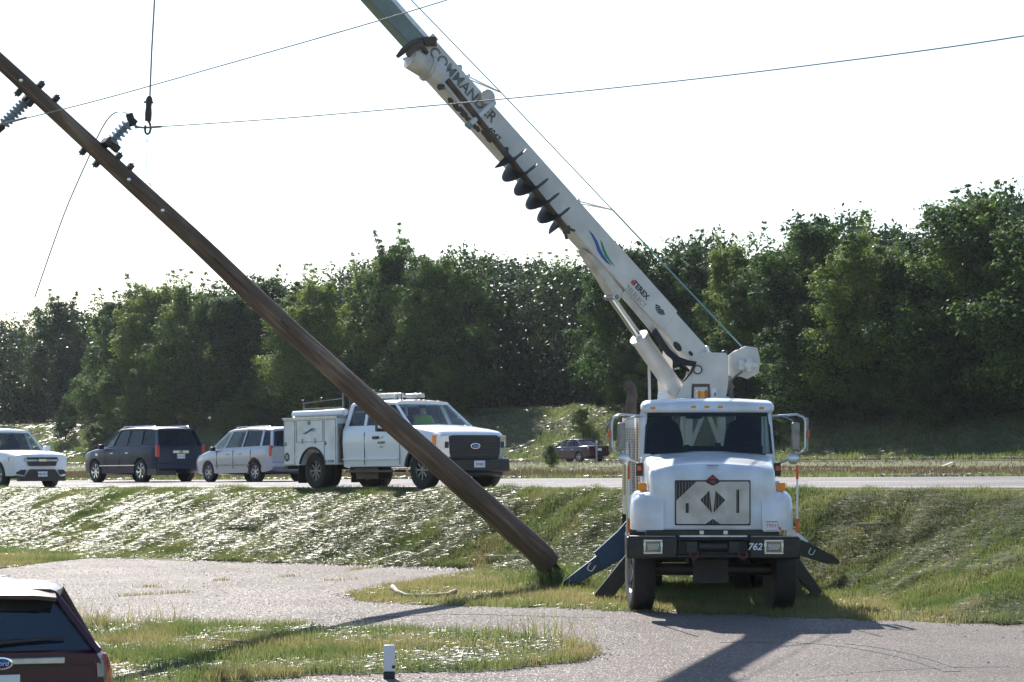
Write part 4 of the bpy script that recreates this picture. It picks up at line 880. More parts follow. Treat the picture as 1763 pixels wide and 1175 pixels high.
# ---------------------------------------------------------------- vehicles by the road
def ring_of(st):
    x, zb, zt, wb, wm, wt, zs = st   # bottom z, top z, half widths at bottom / belt / top, shoulder z
    P = [(0, zb), (wb * .7, zb), (wb, zb + .05), (wm * .985, zb + (zs - zb) * .45), (wm, zb + (zs - zb) * .72), (wm * .985, zs), (wt + (wm - wt) * .45, zs + (zt - zs) * .62), (wt, zt - (zt - zs) * .08), (wt * .6, zt + .012), (0, zt + .02)]
    r = [Vector((x, y, z)) for y, z in P] + [Vector((x, -y, z)) for y, z in P[-2:0:-1]]
    return r
def body(name, stations, m, parent, wheels, wr, half):
    o = MB().loft([ring_of(s) for s in stations]).build(name, m, parent, smooth=35)
    dg = bpy.context.evaluated_depsgraph_get(); cut = MB()
    for wx in wheels:
        for s in (-1, 1): cut.cyl((wx, s * (half - .34), wr), (wx, s * (half + .3), wr), wr * 1.17, 28)
    c = cut.build('cutter', m); b = o.modifiers.new('cut', 'BOOLEAN'); b.object = c; b.operation = 'DIFFERENCE'; b.solver = 'EXACT'
    dg = bpy.context.evaluated_depsgraph_get(); me = bpy.data.meshes.new_from_object(o.evaluated_get(dg)); o.modifiers.clear(); o.data = me; me.name = name
    bpy.data.objects.remove(c)
    me.polygons.foreach_set('use_smooth', [True] * len(me.polygons)); me.set_sharp_from_angle(angle=R(35))
    return o
def greenhouse(root, bl, rl, paint, glasses, pw, roof_t=.05, pillar_m=None, crown=.05, wsbow=.06):
    """bl/rl: matching lists of (x, half width, z) at the belt and at the roof, front to rear"""
    bl = [Vector(p) for p in bl]; rl = [Vector(p) for p in rl]; n = len(bl)
    pil = MB()
    for s in (1, -1):
        f = lambda v: Vector((v.x, v.y * s, v.z))
        for i in range(n): pil.beam(f(bl[i]) - Vector((0, 0, .03)), f(rl[i]), pw[i], .05, up=(0, s, .2))
        for i in range(n - 1): pil.beam(f(rl[i]), f(rl[i + 1]), .05, .06); pil.beam(f(bl[i]), f(bl[i + 1]), .045, .035)
    pil.beam(Vector((rl[0].x, -rl[0].y, rl[0].z)), rl[0], .05, .05); pil.beam(Vector((rl[-1].x, -rl[-1].y, rl[-1].z)), rl[-1], .06, .06)
    pil.build('pillars', pillar_m or paint, root, bevel=.008)
    rings = []
    for i, v in enumerate(rl):
        zc = crown * (1 if 0 < i < n - 1 else .5); ex = .02
        P = [(v.y + ex, v.z - .01), (v.y + ex * .5, v.z + roof_t * .7), (v.y * .92, v.z + roof_t + zc * .25), (v.y * .6, v.z + roof_t + zc * .7), (v.y * .2, v.z + roof_t + zc)]
        P = P + [(-a, b) for a, b in reversed(P)]; rings.append([Vector((v.x + (.04 if i == 0 else (-.04 if i == n - 1 else 0)), a, b)) for a, b in P])
    MB().loft(rings).build('roof', paint, root, smooth=45)
    for s in (1, -1):
        for i in range(n - 1):
            q = [Vector((v.x, (v.y - .004) * s, v.z)) for v in (bl[i], bl[i + 1], rl[i + 1], rl[i])]
            MB().add(q, [(0, 1, 2, 3)]).build('side_window', glasses[min(i, len(glasses) - 2)], root)
    for nme, a, b, gl, sg in (('windshield', bl[0], rl[0], M['glass'], 1), ('rear_window', bl[-1], rl[-1], glasses[-1], -1)):
        k = 8; V = []
        for v in (a, b):
            for i in range(k + 1):
                u = -1 + 2 * i / k; V.append(Vector((v.x + sg * wsbow * (1 - u * u), v.y * .97 * u, v.z)))
        MB().add(V, [(i, i + 1, k + 2 + i, k + 1 + i) for i in range(k)]).build(nme, gl, root, smooth=60)
def seats(root, spots, z, h=.62):
    for x, y in spots:
        b = MB(); b.box((x, y, z), (.5, .5, .16)); b.beam((x - .22, y, z), (x - .36, y, z + h * .95), (.46, .40), (.14, .1), up=(1, 0, 0)); b.box((x - .38, y, z + h * 1.12), (.1, .24, .18)); b.build('seat', M['seat'], root, bevel=.03)
def plate(root, x, y, z, face, m, s='', rz=0, size=(.31, .155)):
    o = MB().box((x, y, z), (.02, *size)).build('licence_plate', m, root, bevel=.004)
    if s: text('lettering', s, .09, frame((x + face * .014, y, z - .005), (0, face, 0), (0, 0, 1)), M['ink'], o, .001)
    return o
def place(root, x, y, heading, roll=True):
    "stand the vehicle on the ground, tilted with it"
    hx, hy = heading; z = g(x, y)
    fz = g(x + hx * 1.4, y + hy * 1.4) - g(x - hx * 1.4, y - hy * 1.4)
    root.location = (x, y, z + .008); root.rotation_euler = (0, -math.atan2(fz, 2.8), math.atan2(hy, hx))
HR = (SN, -CN); HL = (-SN, CN)      # driving right toward us / left away from us
def px_x(px, d): return (px - CX) * d / F

# -- dark grey SUV, seen from behind on its left side
def make_suv():
    r = thing('suv', 'dark grey long SUV with chrome rims, left of the silver minivan', 'car')
    wb = 3.2; xf, xr = 1.62, -1.58; W_ = 1.0
    st = [(2.60, .40, .85, .62, .70, .55, .80), (2.55, .33, .98, .80, .86, .74, .90), (2.40, .30, 1.10, .90, .95, .82, 1.0), (1.9, .28, 1.18, .94, .99, .86, 1.08), (1.2, .28, 1.23, .95, 1.0, .9, 1.12), (.95, .28, 1.25, .95, 1.0, .91, 1.15),
          (0, .28, 1.26, .96, 1.0, .93, 1.16), (-1.5, .29, 1.27, .96, 1.0, .93, 1.17), (-2.3, .32, 1.27, .93, .985, .92, 1.17), (-2.60, .40, 1.27, .88, .94, .88, 1.17), (-2.66, .45, 1.2, .84, .90, .84, 1.1)]
    body('body', st, M['navy'], r, (xf, xr), .40, W_)
    bl = [(1.15, .86, 1.24), (.42, .92, 1.25), (-.55, .92, 1.26), (-1.55, .92, 1.27), (-2.58, .86, 1.27)]
    rl = [(.35, .72, 1.80), (.10, .76, 1.83), (-.62, .77, 1.85), (-1.5, .76, 1.84), (-2.30, .72, 1.80)]
    greenhouse(r, bl, rl, M['navy'], [M['glass'], M['tint'], M['tint'], M['tint'], M['tint']], [.05, .07, .07, .09, .16])
    MB().box((-.6, 0, 1.22), (3.6, 1.7, .02)).build('cabin_floor', M['interior'], r)
    seats(r, [(.25, .42), (.25, -.42)], 1.12, .5); seats(r, [(-.8, .42), (-.8, -.42)], 1.12, .45)
    for s in (1, -1):
        MB().tube([(.1, s * .68, 1.90), (0, s * .68, 1.95), (-2.0, s * .66, 1.95), (-2.15, s * .66, 1.89)], .02, 6).build('roof_rail', M['chrome'], r, smooth=60)
        MB().box((-2.62, s * .90, 1.08), (.12, .12, .42)).build('tail_lamp', M['redlens'], r, bevel=.02)
        MB().box((.98, s * 1.08, 1.27), (.16, .2, .17)).build('wing_mirror', M['navy'], r, bevel=.04)
        MB().box((-.0, s * 1.0, .60), (2.5, .03, .03)).build('side_trim', M['chrome'], r)
        for x in (.35, -.7): MB().box((x, s * 1.005, 1.03), (.2, .04, .035)).build('door_handle', M['chrome'], r, bevel=.01)
        for x in (.86, -.15, -1.12): MB().box((x, s * .992, .80), (.012, .02, .6)).build('door_seam', M['black'], r)
        for wx in (xf, xr): wheel(r, Vector((wx, s * .85, .40)), 0, .40, .28, s, M['chrome'], axis='y', spokes=7, rimr=.70)
        MB().box((2.47, s * .72, .92), (.14, .3, .2)).build('headlight', M['lens'], r, bevel=.02)
        MB().box((1.45, s * .995, 1.0), (.18, .02, .08)).build('fender_vent', M['chrome'], r)
    MB().box((-2.68, 0, 1.05), (.03, .62, .10)).build('tailgate_strip', M['chrome'], r, bevel=.01)
    MB().lathe([(.06, 0), (.06, .02), (.001, .03)], (-2.69, 0, 1.05), (-1, 0, 0), 14).build('emblem', M['steel'], r)
    plate(r, -2.685, 0, .90, -1, M['paper'], '814 KJT')
    MB().box((-2.66, 0, .55), (.14, 1.78, .24)).build('rear_bumper', M['navy'], r, bevel=.05)
    MB().box((2.56, 0, .55), (.12, 1.6, .26)).build('front_bumper', M['navy'], r, bevel=.05)
    MB().box((-2.1, .55, .36), (1.0, .8, .22)).box((0, 0, .34), (3.0, 1.0, .12)).build('underbody', M['black'], r)
    return r
suv = make_suv(); 
def from_wheel(pxw, d, heading, lx, ly):
    "root position so that the local point (lx, ly) is seen at column pxw, distance d"
    hx, hy = heading; X = px_x(pxw, d); return X - (hx * lx - hy * ly), d - (hy * lx + hx * ly)
x, y = from_wheel(247, 80.5, HL, -1.58, .85); place(suv, x, y, HL); suv.scale = (1.0, 1.0, 1.0)

# -- silver minivan, rusty rear arch
def make_van():
    r = thing('minivan', 'silver minivan with a rusty rear wheel arch, between the dark SUV and the utility truck', 'car')
    xf, xr = 1.42, -1.42
    st = [(2.38, .38, .70, .55, .62, .5, .66), (2.32, .30, .82, .76, .80, .68, .76), (2.1, .26, .92, .86, .88, .78, .84), (1.7, .25, 1.0, .89, .91, .82, .90), (1.25, .25, 1.08, .9, .915, .85, .97), (.6, .25, 1.10, .9, .915, .86, 1.0),
          (-1.0, .26, 1.14, .9, .915, .86, 1.04), (-2.0, .28, 1.16, .88, .91, .86, 1.06), (-2.33, .34, 1.16, .83, .88, .84, 1.06), (-2.38, .42, 1.1, .80, .85, .8, 1.0)]
    body('body', st, M['silver'], r, (xf, xr), .335, .915)
    bl = [(1.45, .80, 1.04), (.45, .85, 1.10), (-.62, .85, 1.13), (-1.75, .845, 1.15), (-2.32, .80, 1.16)]
    rl = [(.45, .64, 1.64), (.12, .68, 1.68), (-.75, .69, 1.71), (-1.72, .68, 1.69), (-2.12, .65, 1.66)]
    greenhouse(r, bl, rl, M['silver'], [M['glass'], M['midtint'], M['tint'], M['tint'], M['tint']], [.05, .07, .07, .12, .14])
    MB().box((-.5, 0, 1.06), (3.4, 1.58, .02)).build('cabin_floor', M['interior'], r)
    seats(r, [(.25, .4), (.25, -.4)], .98, .48); seats(r, [(-.8, .4), (-.8, -.4)], .98, .42)
    for s in (1, -1):
        MB().tube([(.1, s * .62, 1.74), (0, s * .62, 1.80), (-1.9, s * .6, 1.80), (-2.0, s * .6, 1.74)], .018, 6).build('roof_rail', M['alu'], r, smooth=60)
        MB().box((-2.30, s * .83, 1.0), (.14, .12, .36)).build('tail_lamp', M['redlens'], r, bevel=.03)
        MB().box((.98, s * .98, 1.10), (.14, .18, .14)).build('wing_mirror', M['black'], r, bevel=.04)
        MB().box((-.1, s * .92, .56), (2.1, .025, .05)).build('side_trim', M['steel'], r)
        for x in (.2, -.55): MB().box((x, s * .922, .92), (.16, .03, .035)).build('door_handle', M['silver'], r, bevel=.01)
        for x in (.86, -.15, -1.2): MB().box((x, s * .912, .75), (.012, .012, .6)).build('door_seam', M['black'], r)
        for wx in (xf, xr): wheel(r, Vector((wx, s * .79, .335)), 0, .335, .22, s, M['alu'], axis='y', spokes=6, rimr=.66)
        MB().box((2.2, s * .66, .74), (.16, .3, .14)).build('headlight', M['lens'], r, bevel=.03)
    rust = MB(); rr_ = random.Random(4)
    for i in range(15):
        a = R(25 + 130 * i / 14); w_ = rr_.uniform(.03, .10); c = Vector((xr + math.cos(a) * .415, .905, .335 + math.sin(a) * .415))
        rust.box(c, (w_ * 1.2, .03, w_), Matrix.Rotation(-a, 3, 'Y'))
    rust.build('rusty_arch', mat('rust', (.10, .035, .015), .9, var=.6, scale=20), r)
    MB().box((-2.37, 0, .55), (.16, 1.66, .22)).build('rear_bumper', M['silver'], r, bevel=.06)
    plate(r, -2.40, 0, .88, -1, M['paper'])
    MB().box((0, 0, .32), (4.0, 1.2, .14)).build('underbody', M['black'], r)
    return r
van = make_van(); x, y = from_wheel(443, 75, HL, -1.42, .79); place(van, x, y, HL)

# -- white pickup at the left edge
def make_pickup():
    r = thing('pickup', 'white pickup truck facing us at the left edge of the photo, glare on its hood', 'car')
    xf, xr = 1.62, -1.64
    st = [(2.62, .42, .95, .60, .70, .55, .90), (2.58, .34, 1.0, .80, .86, .70, .94), (2.42, .32, 1.04, .88, .92, .80, .97), (1.9, .32, 1.10, .91, .94, .84, 1.02), (1.15, .32, 1.14, .92, .94, .86, 1.05), (.6, .32, 1.15, .92, .94, .88, 1.06),
          (-.9, .33, 1.16, .92, .94, .88, 1.07), (-1.1, .36, 1.16, .92, .94, .92, 1.14), (-2.5, .42, 1.16, .92, .94, .92, 1.14), (-2.7, .48, 1.16, .9, .93, .92, 1.14)]
    body('body', st, M['white2'], r, (xf, xr), .39, .94)
    bl = [(1.20, .82, 1.13), (.35, .87, 1.14), (-.45, .87, 1.15), (-.98, .85, 1.16)]
    rl = [(.45, .68, 1.70), (.18, .70, 1.72), (-.5, .70, 1.73), (-.80, .68, 1.71)]
    greenhouse(r, bl, rl, M['white2'], [M['midtint'], M['tint'], M['tint'], M['tint']], [.06, .08, .08, .12])
    MB().box((0.1, 0, 1.12), (2.0, 1.6, .02)).build('cabin_floor', M['interior'], r); seats(r, [(.3, .4), (.3, -.4)], 1.0, .5)
    for s in (1, -1):
        MB().prism([(2.60, s * .55, .93), (2.44, s * .88, .95), (2.30, s * .93, .93), (2.32, s * .93, .80), (2.50, s * .86, .76), (2.64, s * .52, .80)], (.02, 0, 0)).build('headlight', M['lens'], r, bevel=.01)
        MB().prism([(2.65, s * .52, .55), (2.56, s * .84, .55), (2.58, s * .80, .42), (2.66, s * .58, .40)], (.01, 0, 0)).build('fog_lamp_recess', M['black'], r)
        MB().box((1.0, s * 1.02, 1.20), (.14, .22, .16)).build('wing_mirror', M['white2'], r, bevel=.03)
        for wx in (xf, xr): wheel(r, Vector((wx, s * .80, .39)), 0, .39, .25, s, M['alu'], axis='y', spokes=5, rimr=.62)
    MB().prism([(2.652, -.5, .92), (2.652, .5, .92), (2.66, .5, .855), (2.66, -.5, .855)], (.012, 0, 0)).prism([(2.66, -.5, .80), (2.66, .5, .80), (2.67, .44, .66), (2.67, -.44, .66)], (.012, 0, 0)).build('grille', M['black'], r)
    MB().box((2.69, 0, .83), (.02, .26, .07)).build('emblem', M['chrome'], r)
    MB().prism([(2.672, -.42, .56), (2.672, .42, .56), (2.672, .60, .30), (2.672, -.60, .30)], (.012, 0, 0)).build('air_intake', M['black'], r)
    MB().box((2.60, 0, .28), (.2, 1.5, .14)).box((0, 0, .36), (4.2, 1.1, .14)).build('underbody', M['black'], r)
    plate(r, 2.695, .0, .42, 1, M['paper'], 'MB 4471')
    return r
pk = make_pickup()
x, y = from_wheel(86, 70.5, HR, 1.62, .80); place(pk, x, y, HR)

# -- far sedan
def make_sedan(paint, label, d=None):
    r = thing('sedan', label, 'car'); xf, xr = 1.42, -1.42
    st = [(2.42, .36, .60, .52, .60, .5, .56), (2.36, .28, .68, .76, .80, .66, .64), (2.1, .22, .76, .86, .9, .76, .72), (1.5, .2, .88, .9, .925, .82, .82), (.95, .2, .96, .9, .93, .84, .88), (0, .2, .98, .9, .93, .86, .9),
          (-1.2, .22, 1.0, .9, .93, .85, .92), (-1.8, .24, 1.03, .88, .92, .80, .94), (-2.3, .30, 1.05, .84, .88, .74, .94), (-2.42, .38, 1.0, .78, .82, .7, .9)]
    body('body', st, paint, r, (xf, xr), .33, .93)
    bl = [(1.0, .78, .96), (.25, .84, .98), (-.72, .84, .99), (-1.62, .80, 1.02)]
    rl = [(.28, .60, 1.38), (.02, .62, 1.42), (-.65, .62, 1.42), (-.98, .60, 1.38)]
    greenhouse(r, bl, rl, paint, [M['midtint'], M['midtint'], M['tint'], M['tint']], [.05, .06, .08, .10], .03)
    MB().box((-.3, 0, .97), (2.4, 1.5, .02)).build('cabin_floor', M['interior'], r); seats(r, [(.2, .38), (.2, -.38)], .85, .42)
    for s in (1, -1):
        MB().box((-2.30, s * .74, .86), (.14, .32, .15)).build('tail_lamp', M['redlens'], r, bevel=.03)
        MB().box((.72, s * .96, 1.0), (.14, .18, .12)).build('wing_mirror', paint, r, bevel=.03)
        MB().box((2.24, s * .68, .64), (.18, .3, .12)).build('headlight', M['lens'], r, bevel=.03)
        for x in (.1, -.85): MB().box((x, s * .935, .82), (.18, .03, .03)).build('door_handle', M['chrome'], r)
        for wx in (xf, xr): wheel(r, Vector((wx, s * .80, .33)), 0, .33, .22, s, M['alu'], axis='y', spokes=5, rimr=.68)
    MB().box((-2.425, 0, .93), (.02, .9, .03)).build('trunk_strip', M['chrome'], r)
    plate(r, -2.43, 0, .80, -1, M['paper'])
    MB().tube([(-.7, 0, 1.46), (-.85, 0, 1.56)], .02, 5).build('antenna', M['black'], r)
    MB().box((0, 0, .26), (4.2, 1.3, .12)).build('underbody', M['black'], r)
    return r
sn = make_sedan(M['plum'], 'dark plum sedan driving left on the far road behind the exhaust stack'); x, y = from_wheel(998, 146, HL, -1.42, .80); place(sn, x, y, HL)

# -- utility truck with service body
UT = thing('utility_truck', 'white utility pickup with service body and roof rack, behind the leaning pole', 'truck')
xf, xr = 2.10, -2.17
st = [(2.74, .62, 1.22, .70, .84, .66, 1.16), (2.70, .50, 1.27, .90, .96, .80, 1.19), (2.56, .48, 1.32, .94, .99, .86, 1.24), (2.2, .48, 1.38, .96, 1.01, .88, 1.28), (1.55, .48, 1.46, .97, 1.01, .9, 1.34), (1.35, .48, 1.48, .97, 1.01, .93, 1.35), (0, .48, 1.48, .97, 1.01, .93, 1.35), (-1.02, .48, 1.48, .96, 1.0, .93, 1.35)]
body('cab_body', st, M['white2'], UT, (xf,), .44, 1.01)
bl = [(1.55, .88, 1.46), (.75, .92, 1.47), (-.18, .92, 1.47), (-.97, .91, 1.47)]
rl = [(.80, .74, 1.98), (.52, .76, 2.0), (-.22, .77, 2.01), (-.90, .75, 1.99)]
greenhouse(UT, bl, rl, M['white2'], [M['midtint'], M['midtint'], M['midtint'], M['tint']], [.05, .10, .10, .14], .05)
MB().box((.25, 0, 1.22), (2.3, 1.7, .02)).build('cabin_floor', M['interior'], UT)
MB().box((1.35, 0, 1.40), (.5, 1.6, .12)).build('dashboard', M['interior'], UT, bevel=.03)
MB().box((1.42, .35, 1.475), (.22, .3, .01)).build('papers', M['paper'], UT)
seats(UT, [(.25, .42), (.25, -.42)], 1.15, .6); seats(UT, [(-.5, .4), (-.5, -.4)], 1.15, .5)
# front end
MB().prism([(2.745, -.76, 1.14), (2.745, -.66, 1.22), (2.745, .66, 1.22), (2.745, .76, 1.14), (2.745, .70, .68), (2.745, -.70, .68)], (.035, 0, 0)).build('grille', M['black'], UT, bevel=.01)
gb = MB()
for z in (.74, .84, .94, 1.04, 1.14): gb.box((2.782, 0, z), (.02, 1.36, .03))
gb.build('grille_bar', M['darkmetal'], UT, bevel=.008)
bd = MB(); bd.lathe([(.001, 0), (.12, .0), (.12, .02), (.001, .03)], (0, 0, 0), (1, 0, 0), 28); bd.xf(Matrix.Translation((2.80, 0, .97)) @ Matrix.Diagonal((1, 1.15, .55, 1))); bo = bd.build('badge', M['chrome'], UT, smooth=30)
b2 = MB(); b2.lathe([(.001, 0), (.10, .0), (.10, .02), (.001, .028)], (0, 0, 0), (1, 0, 0), 28); b2.xf(Matrix.Translation((2.806, 0, .97)) @ Matrix.Diagonal((1, 1.15, .5, 1))); b2.build('badge_face', M['emblemblue'], bo, smooth=30)
text('lettering', 'Ford', .085, frame((2.842, 0, .965), (0, 1, 0), (0, 0, 1)), M['paper'], bo, .001, shear=.3)
for s in (1, -1):
    h = MB().prism([(2.765, s * .74, 1.21), (2.70, s * .97, 1.20), (2.60, s * 1.005, 1.16), (2.62, s * 1.005, .80), (2.74, s * .95, .74), (2.775, s * .70, .72), (2.775, s * .73, .82)], (.03, 0, 0)).build('headlight', M['lens'], UT, bevel=.01)
    MB().box((2.600, s * 1.005, 1.1), (.12, .03, .24)).build('side_lamp', M['amber'], h)
    MB().box((2.80, s * .80, 1.0), (.02, .10, .14)).build('lamp_housing', M['darkmetal'], h, bevel=.01)
    for px_ in (.74,): MB().box((.80, s * 1.19, 1.50), (.10, .26, .34)).box((.82, s * 1.04, 1.44), (.04, .16, .03)).build('wing_mirror', M['black'], UT, bevel=.03)
    MB().box((.86, s * 1.21, 1.44), (.03, .2, .08)).build('mirror_glass', M['chrome'], UT, bevel=.01)
    MB().box((.35, s * 1.02, 1.20), (.24, .04, .07)).build('door_handle', M['black'], UT, bevel=.015)
    for x in (1.28, -.12, ): MB().box((x, s * 1.004, .95), (.012, .012, .76)).build('door_seam', M['darkmetal'], UT)
    MB().box((.1, s * .98, .70), (2.2, .09, .02)).build('sill', M['white2'], UT)
    MB().box((.2, s * .92, .42), (2.0, .3, .05)).build('running_board', M['black'], UT)
    fl_ = MB(); ring = [Vector((xf + math.cos(a) * .54, s * 1.02, .44 + math.sin(a) * .54)) for a in [R(8 + 164 * i / 14) for i in range(15)]]
    fl_.tube(ring, .065, 8); fl_.build('fender_flare', M['black'], UT, smooth=60)
    wheel(UT, Vector((xf, s * .88, .44)), 0, .44, .27, s, M['steel'], axis='y', spokes=8, rimr=.56)
    wheel(UT, Vector((xr, s * .90, .44)), 0, .44, .24, s, M['steel'], axis='y', spokes=8, rimr=.56); wheel(UT, Vector((xr, s * .62, .44)), 0, .44, .24, -s, M['steel'], axis='y', spokes=8, rimr=.56)
    MB().box((2.740, s * .88, .69), (.12, .16, .04)).build('bumper_cap', M['chrome'], UT, bevel=.01)
    MB().box((-2.85, s * .78, .42), (.02, .5, .55)).build('mud_flap', M['rubber'], UT)
MB().box((2.78, 0, .53), (.22, 1.92, .30)).build('front_bumper', M['black'], UT, bevel=.05)
MB().box((2.70, 0, .34), (.16, 1.7, .12)).build('air_dam', M['black'], UT, bevel=.04)
plate(UT, 2.90, .05, .56, 1, M['paper'], '97482')
for y_ in (-.55, -.14, 0, .14, .55): 
    mlb = MB().box((.72, y_, 2.075 - abs(y_) * .05), (.1, .07, .035)).build('marker_lamp', M['amber'], UT, bevel=.012)
MB().box((-1.2, 0, .55), (4.2, .9, .16)).box((-.3, -.62, .40), (.9, .36, .32)).build('chassis', M['black'], UT)
MB().lathe([(.15, -.4), (.19, -.35), (.19, .35), (.15, .4)], (-.75, -.55, .45), (1, 0, 0), 16).build('fuel_tank', M['black'], UT, smooth=40)
# service body, arches cut out of the side packs
for s in (1, -1):
    sp_ = MB().box((-2.28, s * .87, 1.14), (2.30, .42, 1.12)).build('side_pack', M['white'], UT, bevel=.012)
    c = MB().cyl((xr, s * .5, .44), (xr, s * 1.3, .44), .56, 32).build('cutter', M['white']); b = sp_.modifiers.new('cut', 'BOOLEAN'); b.object = c; b.solver = 'EXACT'
    dg = bpy.context.evaluated_depsgraph_get(); me = bpy.data.meshes.new_from_object(sp_.evaluated_get(dg)); sp_.modifiers.clear(); sp_.data = me; bpy.data.objects.remove(c)
    ys = s * 1.083
    for x0, x1, z0, z1 in ((-1.66, -1.18, .60, 1.66), (-2.86, -1.72, 1.14, 1.66), (-3.40, -2.93, .60, 1.66)):
        dr = MB()
        for a, b_ in (((x0, z0), (x1, z0)), ((x1, z0), (x1, z1)), ((x1, z1), (x0, z1)), ((x0, z1), (x0, z0))): dr.beam((a[0], ys, a[1]), (b_[0], ys, b_[1]), .012, .012)
        dr.build('door_seam', M['steel'], sp_)
    for x, z in ((-1.62, 1.1), (-3.34, 1.1), (-2.3, 1.60)): MB().lathe([(.05, 0), (.05, .02), (.001, .025)], (x, ys - s * .004, z), (0, s, 0), 14).build('latch', M['steel'], sp_)
    for x in (-2.05, -2.6): MB().box((x, ys + s * .015, 1.16), (.03, .04, .12)).build('hinge', M['alu'], sp_)
    for x, z in ((-1.20, 1.45), (-1.20, .78), (-2.88, 1.45), (-2.88, .78)): MB().box((x, ys + s * .008, z), (.07, .02, .03)).build('hinge', M['alu'], sp_)
    aw = MB(); aw.tube([Vector((xr + math.cos(a) * .56, s * 1.085, .44 + math.sin(a) * .56)) for a in [R(18 + 144 * i / 14) for i in range(15)]], .03, 6); aw.build('arch_trim', M['black'], sp_, smooth=60)
    pr_ = MB()
    MB().box((-2.28, s * .87, 1.72), (2.34, .46, .04)).build('pack_lid', M['alu'], sp_)
    MB().cyl((-3.3, s * .85, 1.83), (-1.9, s * .85, 1.83), .075, 14).cyl((-1.9, s * .85, 1.83), (-1.1, s * .85, 1.83), .085, 14).build('conduit_tube', M['white2'], UT, smooth=40)
    for k, (col, off) in enumerate((('lblue', 0), ('lgreen', .035))):
        Lf, Rt = [], []
        for i in range(13):
            u = i / 12; X_ = (-2.62 + .62 * u + off * 1.8); Z_ = 1.38 + .04 * math.sin(2 * math.pi * u + .4) * -1 * s * -1 + off; w_ = .020 * math.sin(math.pi * u) + .001
            Lf.append((X_, ys + s * .004, Z_ + w_)); Rt.append((X_, ys + s * .004, Z_ - w_))
        MB().add(Lf + Rt, [(i, i + 1, 14 + i, 13 + i) for i in range(12)]).build('logo', M[col], sp_)
        Lf = [(x_ + 2.80, s * 1.0165, z_ - .17 + (z_ - 1.36) * -.3) for x_, y_, z_ in Lf]; Rt = [(x_ + 2.80, s * 1.0165, z_ - .17 + (z_ - 1.36) * -.3) for x_, y_, z_ in Rt]
    text('lettering', 'ALLIANT', .075, frame((.58, s * 1.02, 1.08), (-s, 0, 0), (0, 0, 1)), M['ink'], UT, .001, bold=.002)
    text('lettering', 'ENERGY', .045, frame((.58, s * 1.02, .98), (-s, 0, 0), (0, 0, 1)), M['steel'], UT, .001)
    lg = MB(); lg.add([(.58 + .02 - .14 * u * s, s * 1.019, 1.20 + .02 * math.sin(6 * u) + dz) for dz in (.008, -.008) for u in [i / 8 - .5 for i in range(9)]], [(i, i + 1, 10 + i, 9 + i) for i in range(8)]); lg.build('logo', M['lgreen'], UT)
    text('lettering', 'B 28 8902', .09, frame((-1.42, ys + s * .003, .66), (-s, 0, 0), (0, 0, 1)), M['ink'], sp_, .001)
    rd_ = MB().lathe([(.11, 0), (.11, .004), (.001, .005)], (-3.27, ys, .78), (0, s, 0), 20).build('round_sticker', mat('sticker_green', (.02, .07, .04), .5), sp_); rd_.scale = (1, 1, 1)
    text('lettering', '20', .12, frame((-3.27, ys + s * .008, .78), (-s, 0, 0), (0, 0, 1)), M['paper'], rd_, .001)
MB().box((-2.28, 0, .78), (2.28, 1.35, .08)).box((-1.14, 0, 1.15), (.05, 1.35, .8)).box((-3.42, 0, 1.0), (.06, 1.35, .42)).box((-1.10, 0, 1.10), (.03, 2.12, .92)).build('load_bed_shade_panel', M['steel'], UT)  # wide front panel puts shade and dirty grey on the pack fronts
MB().box((-3.43, 0, .55), (.16, 2.0, .12)).build('rear_bumper', M['black'], UT)
# racks, light bar, aerials
rk = MB()
for s in (1, -1):
    rk.beam((-3.1, s * .68, 1.96), (-1.4, s * .68, 1.96), .04, .03)
rk.beam((-3.1, -.68, 2.10), (-1.5, -.60, 2.18), .02, .02); rk.beam((-3.12, -.68, 1.75), (-3.12, -.68, 2.12), .03, .03); rk.beam((-1.5, -.62, 1.7), (-1.5, -.62, 2.30), .05, .05); rk.beam((-1.5, .62, 1.7), (-1.5, .62, 2.30), .05, .05)
rk.beam((-1.5, -.62, 2.25), (-1.5, .62, 2.25), .05, .05); rk.beam((-3.12, .68, 1.75), (-3.12, .68, 2.0), .03, .03)
rk.build('ladder_rack', M['steel'], UT)
for p in ((-3.14, -.68, 2.15), (-2.4, -.64, 2.19), (-1.5, -.62, 2.33), (-1.1, .2, 2.34)): MB().box(p, (.1, .06, .06)).build('rack_knob', M['black'], UT, bevel=.01)
MB().box((-1.25, 0, 2.1), (.3, 1.1, .42)).build('hose_reel', M['darkmetal'], UT, bevel=.05)
MB().box((-.30, -.30, 2.20), (1.5, .09, .10)).box((-.30, .30, 2.20), (1.5, .09, .10)).box((-.9, 0, 2.18), (.06, .9, .05)).box((.3, 0, 2.18), (.06, .9, .05)).build('roof_rack', M['alu'], UT, bevel=.01)
for s in (-.3, .3):
    for x in (-.85, .25): MB().cyl((x, s, 2.05), (x, s, 2.16), .02, 6).build('rack_foot', M['black'], UT)
MB().cyl((.0, .1, 2.06), (.0, .1, 2.2), .045, 10).cyl((0, .1, 2.2), (0, .1, 2.30), .02, 8).build('beacon', M['black'], UT, smooth=40)
MB().cyl((.62, -.45, 2.02), (.60, -.45, 2.22), .012, 6).build('aerial', M['black'], UT)
x, y = from_wheel(727, 52.7, HR, xf, -.88 - .1); place(UT, x, y, HR)
